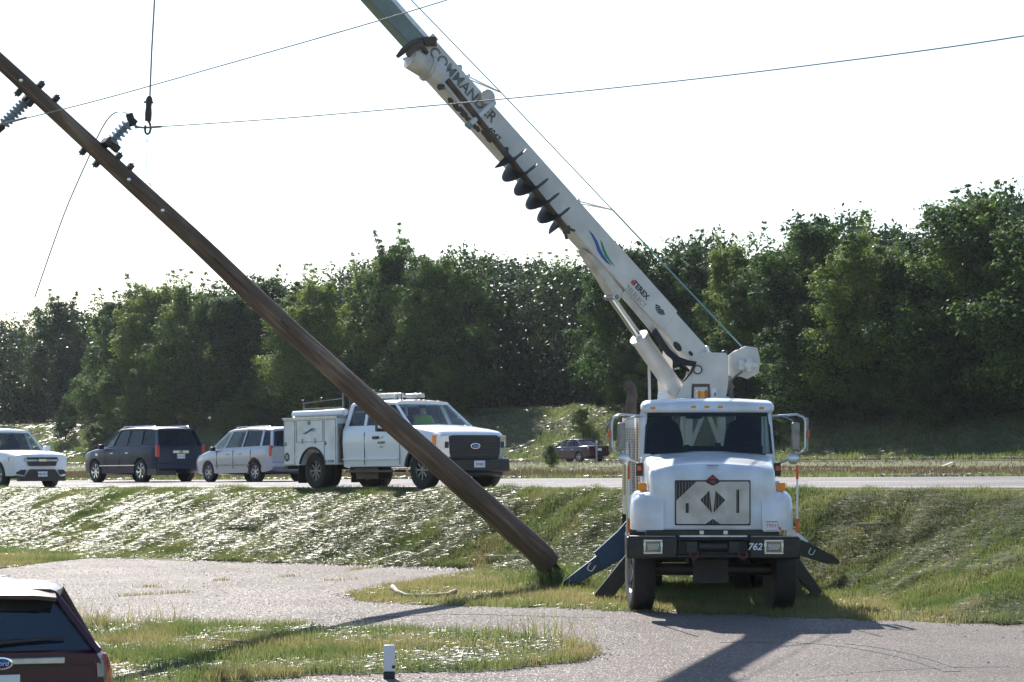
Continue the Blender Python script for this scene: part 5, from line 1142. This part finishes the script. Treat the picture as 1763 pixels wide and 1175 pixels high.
# the two people in its cab
def person(x, y, label, turn=0):
    UTm = Matrix.Translation(UT.location) @ UT.rotation_euler.to_matrix().to_4x4()
    loc = UTm @ Vector((x, y, 1.16)); rz = UT.rotation_euler.z
    J = {'pel': (0, 0, .10, .13), 'wa': (-.03, 0, .26, .13), 'ch': (-.07, 0, .46, .155), 'nk': (-.06, 0, .60, .055), 'hd': (-.04, 0, .70, .085), 'tp': (-.04, 0, .80, .075)}
    E = [('pel', 'wa'), ('wa', 'ch'), ('ch', 'nk'), ('nk', 'hd'), ('hd', 'tp')]
    for s in (1, -1):
        J[f's{s}'] = (-.06, s * .19, .52, .065); J[f'e{s}'] = (.06, s * .25, .30, .05); J[f'w{s}'] = (.30, s * .17, .34, .033); J[f'h{s}'] = (.38, s * .15, .36, .035)
        J[f'k{s}'] = (.46, s * .12, .14, .075); J[f'a{s}'] = (.55, s * .12, -.26, .05); J[f't{s}'] = (.68, s * .12, -.30, .04)
        E += [('ch', f's{s}'), (f's{s}', f'e{s}'), (f'e{s}', f'w{s}'), (f'w{s}', f'h{s}'), ('pel', f'k{s}'), (f'k{s}', f'a{s}'), (f'a{s}', f't{s}')]
    ks = list(J); me = bpy.data.meshes.new('person'); me.from_pydata([J[k][:3] for k in ks], [(ks.index(a), ks.index(b)) for a, b in E], []); 
    o = bpy.data.objects.new('person', me); scene.collection.objects.link(o); md = o.modifiers.new('skin', 'SKIN')
    for i, k in enumerate(ks): me.skin_vertices[0].data[i].radius = (J[k][3],) * 2; me.skin_vertices[0].data[i].use_root = (i == 0)
    sb = o.modifiers.new('sub', 'SUBSURF'); sb.levels = sb.render_levels = 1
    dg = bpy.context.evaluated_depsgraph_get(); m2 = bpy.data.meshes.new_from_object(o.evaluated_get(dg)); o.modifiers.clear(); o.data = m2; m2.name = 'person'
    m2.materials.clear(); m2.materials.append(M['skin']); o.location = loc; o.rotation_euler = (0, 0, rz + turn); tag(o, label, 'person')
    # vest: a shell over the chest
    v = MB(); rings = []
    for z, rx, ry, cx_ in ((.16, .165, .21, -.01), (.30, .17, .215, -.03), (.45, .18, .23, -.06), (.55, .14, .19, -.06), (.60, .09, .11, -.06)):
        rings.append([Vector((cx_ + rx * math.cos(a), ry * math.sin(a), z)) for a in [2 * math.pi * k / 18 for k in range(18)]])
    v.loft(rings); v.build('vest', M['vest'], o, smooth=60)
    for s in (1, -1): MB().tube([(-.06, s * .17, .53), (.0, s * .23, .40), (.06, s * .26, .29)], [.085, .075, .07], 10).build('sleeve', M['vest'], o, smooth=60)
    MB().lathe([(.10, 0), (.098, .05), (.07, .09), (.001, .105)], (-.045, 0, .745), (0, 0, 1), 16).build('hair', M['seat'], o, smooth=60)
    MB().box((.055, 0, .705), (.035, .025, .04)).build('nose', M['skin'], o, bevel=.008)
    return o
person(.30, .42, 'person in a yellow high visibility vest at the wheel of the utility truck')
person(.30, -.42, 'person in a yellow vest in the passenger seat of the utility truck', R(8))

# -- maroon SUV in the near corner, seen from behind
def make_crossover():
    r = thing('suv', 'maroon SUV in the lower left corner, rear end only', 'car'); xf, xr = 1.40, -1.42
    st = [(2.30, .40, .80, .60, .68, .55, .74), (2.2, .30, .92, .84, .88, .74, .84), (1.6, .26, 1.0, .92, .95, .84, .92), (1.0, .25, 1.06, .93, .96, .87, .96), (0, .25, 1.08, .93, .96, .88, .98), (-1.3, .28, 1.12, .93, .965, .88, 1.0),
          (-1.9, .34, 1.14, .90, .95, .86, 1.02), (-2.20, .42, 1.14, .84, .90, .82, 1.0), (-2.30, .50, 1.10, .80, .86, .80, .96)]
    body('body', st, M['maroon'], r, (xf, xr), .37, .965)
    bl = [(1.05, .84, 1.05), (.3, .88, 1.07), (-.6, .88, 1.09), (-1.5, .87, 1.11), (-2.22, .825, 1.12)]
    rl = [(.35, .60, 1.50), (.1, .63, 1.53), (-.6, .63, 1.57), (-1.5, .58, 1.60), (-2.02, .47, 1.585)]
    greenhouse(r, bl, rl, M['maroon'], [M['tint']] * 4 + [mat('back_glass', (.010, .020, .035), .12, coat=1)], [.05, .07, .07, .09, .10], .045, crown=.03)
    sp = MB(); rings = []
    for x, z, t in ((-1.85, 1.60, .05), (-2.05, 1.595, .045), (-2.20, 1.565, .035)):
        rings.append([Vector((x - (0 if abs(a) > .9 else .03), a * .47, z + (t if u else 0) - abs(a) ** 3 * .03)) for u, aa in ((0, 1), (1, 0)) for a in ([-1, -.6, 0, .6, 1] if u == 0 else [1, .6, 0, -.6, -1])])
    sp.loft(rings); sp.build('spoiler', M['maroon'], r, smooth=40)
    MB().prism([(-2.06, -.47, 1.57), (-2.06, .47, 1.57), (-2.10, .44, 1.49), (-2.12, .33, 1.46), (-2.12, -.33, 1.46), (-2.10, -.44, 1.49)], (-.035, 0, 0)).build('window_shade_band', M['black'], r)
    MB().beam((-2.29, .1, 1.20), (-2.255, -.55, 1.235), (.05, .02), (.04, .015)).build('rear_wiper', M['black'], r, bevel=.006)
    MB().box((-2.32, 0, 1.045), (.03, 1.06, .06)).build('chrome_strip', M['alu'], r, bevel=.012)
    b = MB(); b.lathe([(.001, 0), (.085, 0), (.085, .02), (.001, .03)], (0, 0, 0), (-1, 0, 0), 28); b.xf(Matrix.Translation((-2.335, 0, 1.035)) @ Matrix.Diagonal((1, 1.15, .62, 1))); bo = b.build('badge', M['chrome'], r, smooth=30)
    b = MB(); b.lathe([(.001, 0), (.07, 0), (.07, .02), (.001, .028)], (0, 0, 0), (-1, 0, 0), 28); b.xf(Matrix.Translation((-2.342, 0, 1.035)) @ Matrix.Diagonal((1, 1.15, .58, 1))); b.build('badge_face', M['emblemblue'], bo, smooth=30)
    text('lettering', 'Ford', .06, frame((-2.372, 0, 1.035), (0, -1, 0), (0, 0, 1)), M['paper'], bo, .001, shear=.3)
    for s in (1, -1):
        t = MB().prism([(-2.16, s * .80, 1.11), (-2.06, s * .905, 1.08), (-1.98, s * .955, .93), (-2.02, s * .955, .74), (-2.24, s * .85, .74), (-2.26, s * .78, 1.04)], (-.06, 0, 0)).build('tail_lamp', M['redlens'], r, bevel=.015)
        MB().prism([(-2.325, s * .795, 1.02), (-2.315, s * .86, 1.0), (-2.31, s * .86, .9), (-2.33, s * .80, .9)], (-.01, 0, 0)).build('clear_section', M['lens'], t)
        for wx in (xf, xr): wheel(r, Vector((wx, s * .82, .37)), 0, .37, .24, s, M['alu'], axis='y', spokes=5, rimr=.68)
    MB().box((-2.30, 0, .55), (.2, 1.74, .26)).build('rear_bumper', M['maroon'], r, bevel=.05)
    MB().box((-2.32, 0, 1.0), (.01, 1.5, .008)).build('tailgate_seam', M['black'], r)
    plate(r, -2.335, 0, .86, -1, M['paper'])
    MB().box((0, 0, .30), (4.0, 1.3, .12)).build('underbody', M['black'], r)
    return r
cv_ = make_crossover(); dC = 19.5
hc = R(90 + 16.5); cv_.rotation_euler = (0, 0, hc); cv_.location = (px_x(2, dC) + 2.33 * math.cos(hc), dC + 2.33 * math.sin(hc), 0)
z_roof = CAMZ - (1006 - HY) * dC / F; cv_.location.z = z_roof - 1.70

s2 = make_crossover(); s2['label'] = 'second dark red car, only a corner of its roof showing over the maroon SUV'
s2.rotation_euler = (0, 0, R(181)); s2.location = (px_x(42, 22.4) - 2.3, 22.4, CAMZ - (984 - HY) * 22.4 / F - 1.70)
# ---------------------------------------------------------------- the leaning pole and the lines
def wood_mat():
    m, nt, p = nm('weathered_pole_wood'); tc = N(nt, "ShaderNodeTexCoord"); mp = N(nt, "ShaderNodeMapping"); mp.inputs["Scale"].default_value = (6, 6, .35)
    no = N(nt, "ShaderNodeTexNoise"); no.inputs["Scale"].default_value = 2.5; no.inputs["Detail"].default_value = 10; no.inputs["Roughness"].default_value = .65
    n2 = N(nt, "ShaderNodeTexNoise"); n2.inputs["Scale"].default_value = .6; n2.inputs["Detail"].default_value = 3
    cr = N(nt, "ShaderNodeValToRGB"); e = cr.color_ramp.elements; e[0].position = .32; e[0].color = (.045, .030, .024, 1); e[1].position = .64; e[1].color = (.28, .215, .17, 1)
    k = e.new(.5); k.color = (.115, .080, .062, 1)
    nt.links.new(tc.outputs["Object"], mp.inputs[0]); nt.links.new(mp.outputs[0], no.inputs["Vector"]); nt.links.new(tc.outputs["Object"], n2.inputs["Vector"])
    ad = N(nt, "ShaderNodeMath", operation='MULTIPLY_ADD'); ad.inputs[1].default_value = .5; nt.links.new(n2.outputs["Fac"], ad.inputs[0])
    ml = N(nt, "ShaderNodeMath", operation='MULTIPLY'); ml.inputs[1].default_value = .5; nt.links.new(no.outputs["Fac"], ml.inputs[0]); nt.links.new(ml.outputs[0], ad.inputs[2])
    nt.links.new(ad.outputs[0], cr.inputs[0]); nt.links.new(cr.outputs[0], p.inputs["Base Color"]); p.inputs["Roughness"].default_value = .8
    b = N(nt, "ShaderNodeBump"); b.inputs["Strength"].default_value = .7; b.inputs["Distance"].default_value = .02; nt.links.new(no.outputs["Fac"], b.inputs["Height"]); nt.links.new(b.outputs[0], p.inputs["Normal"]); return m
M['wood'] = wood_mat()
ppts = [(952, 990, 40.5), (944, 971, 40.4), (860, 892, 39.9), (780, 821, 39.4), (620, 678, 38.4), (462, 534, 37.6), (350, 427, 37.0), (255, 340, 36.5), (120, 216, 35.8), (-10, 97, 35.1), (-60, 52, 34.85)]
PW = [W(*q) for q in ppts]; PB = PW[0].copy(); PB.z = g(PB.x, PB.y) - .2
P0 = bpy.data.objects.new('utility_pole', None); scene.collection.objects.link(P0); P0.location = (PB.x, PB.y, g(PB.x, PB.y)); tag(P0, 'thick wooden utility pole leaning far over to the left across the scene', 'utility pole')
pd_ = (PW[-1] - PW[1]).normalized(); q = pd_.to_track_quat('Z', 'Y'); P0.rotation_euler = q.to_euler()
PM = Matrix.Translation(P0.location) @ q.to_matrix().to_4x4(); PI_ = PM.inverted()
def pole_pt(px, py):
    "point on the pole axis nearest that pixel's column"
    for i in range(1, len(ppts) - 1):
        if ppts[i + 1][0] <= px <= ppts[i][0]:
            f = (px - ppts[i][0]) / (ppts[i + 1][0] - ppts[i][0]); return W(px, ppts[i][1] + f * (ppts[i + 1][1] - ppts[i][1]), ppts[i][2] + f * (ppts[i + 1][2] - ppts[i][2]))
# smooth the axis and taper it
fine = []
bs = [PB] + PW[1:]
for i in range(len(bs) - 1):
    a = bs[max(i - 1, 0)]; b = bs[i]; c = bs[i + 1]; d = bs[min(i + 2, len(bs) - 1)]
    for k in range(6):
        t = k / 6; fine.append(.5 * ((2 * b) + (c - a) * t + (2 * a - 5 * b + 4 * c - d) * t * t + (3 * b - a - 3 * c + d) * t ** 3))
fine.append(bs[-1]); nf = len(fine); Lt = sum((fine[i + 1] - fine[i]).length for i in range(nf - 1)); acc = 0; rad = []
for i in range(nf):
    if i: acc += (fine[i] - fine[i - 1]).length
    rad.append(.225 - .118 * acc / Lt)
fine = fine[6:]; rad = rad[6:]; nf = len(fine)
MB().tube([PI_ @ p for p in fine], rad, 28).build('shaft', M['wood'], P0, smooth=60)
gs = MB()
for px in (430, 405, 520, 610):
    c = pole_pt(px, 0); n = (cam.location - c).normalized(); r_ = .15; s_ = c + n * r_ * .93
    gs.beam(PI_ @ (s_ - pd_ * .5), PI_ @ (s_ + pd_ * .5), (.03, .05), .02)
gs.build('drying_crack', M['bark'], P0)
gw = MB(); gp_ = []
for i in range(9, nf): n = (cam.location - fine[i]).normalized(); s_ = n.cross(pd_).normalized(); gp_.append(PI_ @ (fine[i] + n * rad[i] * .9 + s_ * rad[i] * .35))
gw.tube(gp_, .008, 5); gw.build('ground_wire', M['steel'], P0, smooth=60)
# bolts and fittings
vup = Vector((.64, 0, .77)); 
def fitting(px, side, l=.10):
    c = pole_pt(px, 0); n = Vector((pd_.z, 0, -pd_.x)).normalized() * side; r_ = .14
    MB().cyl(PI_ @ (c + n * r_ * .8), PI_ @ (c + n * (r_ + l)), .013, 8).box(PI_ @ (c + n * (r_ + .02)), (.09, .09, .09)).cyl(PI_ @ (c + n * (r_ + l * .6)), PI_ @ (c + n * (r_ + l * .75)), .03, 8).build('bolt', M['darkmetal'], P0)
for px, s in ((58, 1), (84, 1), (44, -1), (64, -1), (155, -1), (178, -1), (192, 1), (212, 1)): fitting(px, s)
for px in (36, 222, 280):
    c = pole_pt(px, 0); n = (cam.location - c).normalized(); MB().lathe([(.035, 0), (.03, .02), (.001, .03)], PI_ @ (c + n * .135), PI_.to_3x3() @ n, 12).build('bolt_head', M['chrome'], P0, smooth=50)
MB().tube([PI_ @ (pole_pt(252, 0) + Vector((.08 * math.cos(a), -.0, .13 + .08 * math.sin(a)))) for a in [k * math.pi / 6 for k in range(0, 9)]], .008, 6).build('ring_eye', M['steel'], P0, smooth=60)
def insulator(a, b, n, rmax, name='insulator'):
    a = Vector(a); b = Vector(b); Ln = (b - a).length; pr = [(.03, 0), (.035, Ln * .06)]
    for i in range(n):
        h0 = Ln * (.10 + .82 * i / n); st_ = Ln * .82 / n; pr += [(.045, h0), (rmax, h0 + st_ * .35), (rmax * .96, h0 + st_ * .5), (.05, h0 + st_ * .6), (.045, h0 + st_ * .95)]
    pr += [(.035, Ln * .93), (.03, Ln)]
    return MB().lathe([(r_, h) for r_, h in pr], PI_ @ a, PI_.to_3x3() @ (b - a).normalized(), 20).build(name, M['porcelain'], P0, smooth=50)
DI = 36.0
ia = W(190, 247, DI); ib = W(224, 210, DI - .1); insulator(ia, ib, 5, .105)
ja = W(46, 174, DI - .3); jb = W(2, 219, DI - .5); insulator(ja, jb, 7, .095)
MB().box(PI_ @ W(184, 246, DI), (.28, .14, .12)).box(PI_ @ W(196, 252, DI), (.1, .12, .2)).build('base_clamp', M['darkmetal'], P0, bevel=.02)
MB().box(PI_ @ W(50, 171, DI - .3), (.2, .14, .16)).build('base_clamp', M['darkmetal'], P0, bevel=.02)
clampm = MB().beam(PI_ @ W(222, 196, DI - .1), PI_ @ W(229, 217, DI - .1), .09, .09).box(PI_ @ W(230, 209, DI - .1), (.09, .07, .1)).build('line_clamp', M['darkmetal'], P0, bevel=.01)
MB().beam(PI_ @ W(6, 216, DI - .5), PI_ @ W(-6, 226, DI - .5), .12, .1).build('line_clamp', M['darkmetal'], P0, bevel=.01)
def wire(name, pts, r, m, label, cat='cable', seg=7, sag=0):
    P = [W(*q) for q in pts]; o = MB().tube(P, r, seg).build(name, m, None, smooth=60); tag(o, label, cat); return o
def curve_pts(pts, k=10):
    out = []; n = len(pts)
    for i in range(n - 1):
        a = pts[max(i - 1, 0)]; b = pts[i]; c = pts[i + 1]; d = pts[min(i + 2, n - 1)]
        for j in range(k):
            t = j / k; out.append(tuple(.5 * ((2 * b[q]) + (c[q] - a[q]) * t + (2 * a[q] - 5 * b[q] + 4 * c[q] - d[q]) * t * t + (3 * b[q] - a[q] - 3 * c[q] + d[q]) * t ** 3) for q in range(3)))
    return out + [pts[-1]]
wire('power_line', curve_pts([(-40, 226, 35.4), (0, 215, 35.2), (180, 170, 34.0), (400, 108, 32.5), (600, 51, 31), (770, 0, 30), (1100, -105, 28)]), .0085, M['wire'], 'power line running from the left insulator up past the boom to the top edge', 'power line')
wire('armor_rod', [(8, 213, 35.17), (45, 203, 34.9)], .018, M['wire'], 'thicker wrapped stretch of line just right of the left insulator', 'line wrap')
wire('power_line', curve_pts([(221, 198, 35.9), (229, 212, 35.9), (238, 219, 35.85), (256, 219.5, 35.8), (500, 203, 34.5), (800, 177, 33), (1100, 147, 31.6), (1400, 112, 30.2), (1763, 62, 28.6), (2300, -30, 26)]), .009, M['wire'], 'power line crossing the whole photo from the right insulator over the boom', 'power line')
wire('jumper_cable', curve_pts([(221, 198, 35.9), (212, 193, 36), (197, 195, 36.2), (183, 209, 36.4), (168, 236, 36.6), (155, 266, 36.8), (110, 370, 37.6), (60, 512, 38.6)]), .011, M['wire'], 'loose cable looping over the insulator and dropping to the lower left', 'cable')
wire('armor_rod', curve_pts([(232, 217, 35.86), (240, 219.2, 35.84), (256, 219.5, 35.8), (278, 218, 35.7)]), .020, M['wire'], 'thicker wrapped stretch of line under the hanging hook', 'line wrap')
hl = thing('hoist_line', 'hanging rope with a dark hot line hook holding the conductor', 'hoist', W(254, 225, 35.8))
HI = Matrix.Translation(-Vector(hl.location))
def hw(px, py, d=35.8): return HI @ W(px, py, d)
MB().tube([hw(268, -60), hw(266, 0), hw(261, 90), hw(258, 168)], .014, 7).build('rope', M['wire'], hl, smooth=60)
MB().tube([hw(257.5, 166), hw(257, 172), hw(256.5, 176), hw(256, 184), hw(255.5, 196), hw(255, 209)], [.03, .055, .05, .045, .055, .05], 12).build('swivel', M['darkmetal'], hl, smooth=50)
MB().beam(hw(248, 176), hw(264, 177), .03, .03).build('cross_pin', M['darkmetal'], hl)
MB().tube([hw(*p) for p in ((255, 208), (258.5, 214), (259.5, 222), (257.5, 229), (254, 231.5), (250.5, 229), (249.5, 222), (250.5, 216))], .018, 8).build('hook', M['darkmetal'], hl, smooth=60)
MB().tube([hw(251, 232), hw(253, 247), hw(253, 256), hw(251.5, 310)], .005, 5).tube([hw(257, 232), hw(253, 247)], .005, 5).build('tag_line', M['wire'], hl)
# soil heaved up around the butt with tall weeds
bx_, by_ = PB.x, PB.y
mo = MB(); rm = random.Random(8); ringsm = []
for k, (r_, z_) in enumerate(((1.0, -.05), (.7, .05), (.45, .14), (.2, .2))):
    ringsm.append([Vector((bx_ + .05 + r_ * math.cos(a) * rm.uniform(.9, 1.1), by_ + .1 + r_ * math.sin(a) * rm.uniform(.9, 1.1), g(bx_ + r_ * math.cos(a), by_ + r_ * math.sin(a)) + z_)) for a in [2 * math.pi * j / 18 for j in range(18)]])
mm = mo.loft(ringsm).build('soil_mound', M['soil'], None, smooth=60); mm['kind'] = 'structure'
n = 1500; a = RNG.random(n) * 6.28; rr2 = np.abs(RNG.normal(size=n)) * .42; X = bx_ + .1 + rr2 * np.cos(a); Y = by_ - .05 + rr2 * np.sin(a)
o = blades('weeds', X, Y, .36, .016, np.full(n, .3), M['grass'], .05); tag(o, 'tall weeds crowding the foot of the leaning pole', 'weeds')
# scattered tall stalks on the islands and cracks
for px, py, n_, h_, ex in ((950, 1104, 70, .34, .7), (140, 1092, 90, .4, .5), (250, 1083, 50, .32, .5), (960, 1005, 120, .32, .5), (840, 1110, 160, .26, .8)):
    cx_, cy_ = Gp(px, py); X = cx_ + RNG.normal(size=n_) * ex * .5; Y = cy_ + RNG.normal(size=n_) * .3
    o = blades('weeds', X, Y, h_, .012, np.zeros(n_), M['grassdry'] if py != 1110 else M['grass'], .02); tag(o, 'loose clump of taller dry stalks in the grass', 'weeds')
X, Y = [], []
for (a0, b0), (a1_, b1), k in (((480, 997), (510, 994), 60), ((600, 985), (650, 978), 160), ((370, 1003), (390, 1001), 50), ((200, 1030), (330, 1022), 200), ((240, 1014), (270, 1013), 60), ((560, 1003), (620, 1000), 60)):
    for i in range(k):
        f = RNG.random(); gx, gy = Gp(a0 + (a1_ - a0) * f, b0 + (b1 - b0) * f); X.append(gx + RNG.normal() * .05); Y.append(gy + RNG.normal() * .05)
o = blades('weeds', np.array(X), np.array(Y), .07, .012, np.zeros(len(X)), M['grassdry'], .02); tag(o, 'small weeds growing in the cracks of the parking lot', 'weeds')
# tar seams
M['tar'] = mat('crack_filler', (.05, .045, .042), .8, var=.4)
def seam(pts, w):
    P = [Vector((*Gp(*q), 0)) for q in pts]; P2_ = []
    for i in range(len(P) - 1):
        for k in range(6): v = P[i].lerp(P[i + 1], k / 6); P2_.append(v + Vector((random.uniform(-.03, .03), random.uniform(-.05, .05), 0)))
    V = []
    for v in P2_: V += [(v.x, v.y - w, g(v.x, v.y - w) + .026), (v.x, v.y + w, g(v.x, v.y + w) + .026)]
    o = MB().add(V, [(2 * i, 2 * i + 1, 2 * i + 3, 2 * i + 2) for i in range(len(P2_) - 1)]).build('pavement_crack', M['tar']); o['kind'] = 'structure'
seam([(90, 1036), (200, 1030), (330, 1022)], .012); seam([(560, 1004), (400, 1010), (300, 1016)], .01); seam([(470, 996), (600, 984), (660, 980)], .015)
seam([(1380, 1172), (1500, 1160), (1640, 1153), (1763, 1150)], .012)
# ---------------------------------------------------------------- small things
def stick(name, pts, r, m, label, cat, dz=.05):
    P = []
    for q in pts: x_, y_ = Gp(q[0], q[1]); P.append(Vector((x_, y_, g(x_, y_) + dz + (q[2] if len(q) > 2 else 0))))
    o = MB().tube(P, r, 8).build(name, m, None, smooth=60); tag(o, label, cat); return o
M['pale'] = mat('bleached_wood', (.42, .36, .30), .8, var=.5, scale=9)
stick('branch', [(676, 1024, .05), (683, 1029, .03), (700, 1033), (725, 1034), (750, 1033), (770, 1031), (784, 1029, .03)], [.05, .035, .028, .03, .032, .03, .045], M['pale'], 'bleached curved branch lying on the grass strip left of the pole base', 'branch', .07)
def arc_mark(pts, w):
    P = [Vector((*Gp(*q), 0)) for q in curve_pts([(a, b, 0) for a, b in pts], 8)] if False else [Vector((*Gp(q[0], q[1]), 0)) for q in curve_pts([(a, b, 0) for a, b in pts], 8)]
    V = []
    for i, v in enumerate(P):
        t = (P[min(i + 1, len(P) - 1)] - P[max(i - 1, 0)]).normalized(); s = Vector((-t.y, t.x, 0)) * w
        for q in (v - s, v + s): V.append((q.x, q.y, g(q.x, q.y) + .0245))
    o = MB().add(V, [(2 * i, 2 * i + 1, 2 * i + 3, 2 * i + 2) for i in range(len(P) - 1)]).build('tyre_mark', M['tyremark']); o['kind'] = 'structure'
M['tyremark'] = asphalt_mat('asphalt_rubbed_dark', (.118, .106, .104), 1.0, .93, .25)
arc_mark([(1240, 1108), (1400, 1110), (1500, 1122), (1580, 1140), (1640, 1160)], .10)
arc_mark([(1330, 1106), (1470, 1112), (1570, 1128), (1650, 1152)], .07)
arc_mark([(1040, 1066), (900, 1062), (760, 1060), (600, 1068)], .10)
mk = thing('marker_post', 'short white marker post with a dark base in the near grass island', 'post', (*Gp(670, 1172), g(*Gp(670, 1172))))
MB().box((0, 0, .25), (.125, .05, .30)).build('panel', M['paper'], mk, bevel=.012); MB().box((0, 0, .04), (.13, .06, .12)).build('base', M['darkmetal'], mk, bevel=.01)
MB().cyl((.05, -.03, .155), (.05, -.02, .155), .02, 10).build('bolt', M['darkmetal'], mk)
def plank(px0, py0, px1, py1, w, label, name='board', o_lo=None):
    a = Gp(px0, py0, 22, 140); b = Gp(px1, py1, 22, 140); A = Vector((*a, g(*a) + .12)); B = Vector((*b, g(*b) + .12))
    o = MB().beam(A, B, w, .03).build(name, M['pale'], None, bevel=.004); tag(o, label, 'board')
plank(374, 915, 438, 913, .08, 'thin pale board lying in the grass left of the leaning pole')
plank(1477, 916, 1533, 914, .09, 'thin pale board in the flattened grass right of the truck')
plank(834, 969, 905, 968, .08, 'pale board at the lot edge just left of the pole base')
plank(1622, 808, 1640, 801, .14, 'small pale board on the median at the far right')
pdk = [W(996, 1045, 36.2), W(1090, 1043, 36.6)]
for i, (x0, x1, lab) in enumerate(((997, 1033, 'left half of the whitish wood pad under the front outrigger'), (1046, 1092, 'right half of the whitish wood pad under the front outrigger'))):
    A = W(x0, 1044, 36.2); B = W(x1, 1042.5, 36.5); o = MB().beam(A, B, .3, .035).build('wood_pad', M['pale'], None, bevel=.004); tag(o, lab, 'pad')
sx_ = (1027 - CX) / F; ds = 86 / (SN + CN * sx_); dl = thing('delineator_post', 'thin grey roadside post on the median in front of the far sedan', 'post', (sx_ * ds, ds, g(sx_ * ds, ds)))
MB().box((0, 0, .62), (.10, .04, 1.3)).build('post', M['steel'], dl); MB().box((0, -.03, 1.16), (.11, .02, .14)).build('reflector', M['alu'], dl)
stick('branch', [(183, 1110, 0), (165, 1098, .10), (145, 1080, .22), (128, 1062, .35)], [.012, .01, .007, .004], M['branch'], 'thin dark branch sticking up beside the maroon SUV', 'branch')
stick('branch', [(268, 1088, 0), (256, 1076, .06), (240, 1058, .2), (215, 1046, .28)], [.008, .007, .005, .003], M['branch'], 'thin arching twig at the edge of the near grass island', 'branch')
stick('branch', [(220, 1098), (250, 1095), (280, 1096), (300, 1106)], [.006, .008, .01, .008], M['branch'], 'thin twig lying across the near grass island', 'branch')
stick('branch', [(366, 1115), (400, 1118), (436, 1122)], [.012, .02, .018], M['branch'], 'short brown stick in the middle of the near grass island', 'branch', .1)
stick('branch', [(900, 1048), (925, 1049)], [.015, .01], M['branch'], 'dark scrap of bark on the edge of the lot below the pole', 'bark scrap', .04)

# splintered butt of the pole and torn roots
sp = MB(); e0 = fine[0]
for k in range(14):
    a = k * .45; u1 = pd_.cross(Vector((0, 1, 0))).normalized(); u2 = pd_.cross(u1); b_ = e0 + (u1 * math.cos(a) + u2 * math.sin(a)) * .14 * random.uniform(.3, 1.2)
    sp.beam(PI_ @ b_, PI_ @ (b_ - pd_ * random.uniform(.1, .35) + Vector((0, 0, -.06))), (.05, .01), (.03, .005))
sp.build('splinters', M['bark'], P0)
# crumbs of gravel and bark along the lot edges
def crumbs(name, X, Y, s, m, lab):
    n = len(X); Z = G(X, Y) + .025; S = s * (.4 + 1.0 * RNG.random(n)); c = np.stack([X, Y, Z], -1)
    D = np.array([(1, 0, 0), (-1, 0, 0), (0, 1, 0), (0, -1, 0), (0, 0, .7), (0, 0, -.5)]); V = c[:, None, :] + D[None] * S[:, None, None] * (.6 + .8 * RNG.random((n, 6, 1)))
    Fc = np.array([(0, 2, 4), (2, 1, 4), (1, 3, 4), (3, 0, 4), (2, 0, 5), (1, 2, 5), (3, 1, 5), (0, 3, 5)])
    me = npmesh(name, V.reshape(-1, 3), (np.arange(n)[:, None, None] * 6 + Fc[None]).reshape(-1, 3), m); o = link(name, me); tag(o, lab, 'gravel', kind='stuff')
X = RNG.uniform(-12, 10, 60000); Y = RNG.uniform(23, 56, 60000); k = (np.abs(X) < .23 * Y + .5); X, Y = X[k], Y[k]
near = in_lot(X, Y) & (~in_isl(X, Y)) & ((~in_lot(X, Y - .35)) | (~in_lot(X, Y + .35)) | (~in_lot(X + .25, Y)) | in_isl(X, Y - .3) | in_isl(X, Y + .3) | in_isl(X - .25, Y)) | (in_lot(X, Y) & (RNG.random(len(X)) < .025))
crumbs('loose_gravel', X[near], Y[near], .011, M['gravel'], 'loose gravel and grit along the ragged lot edges')
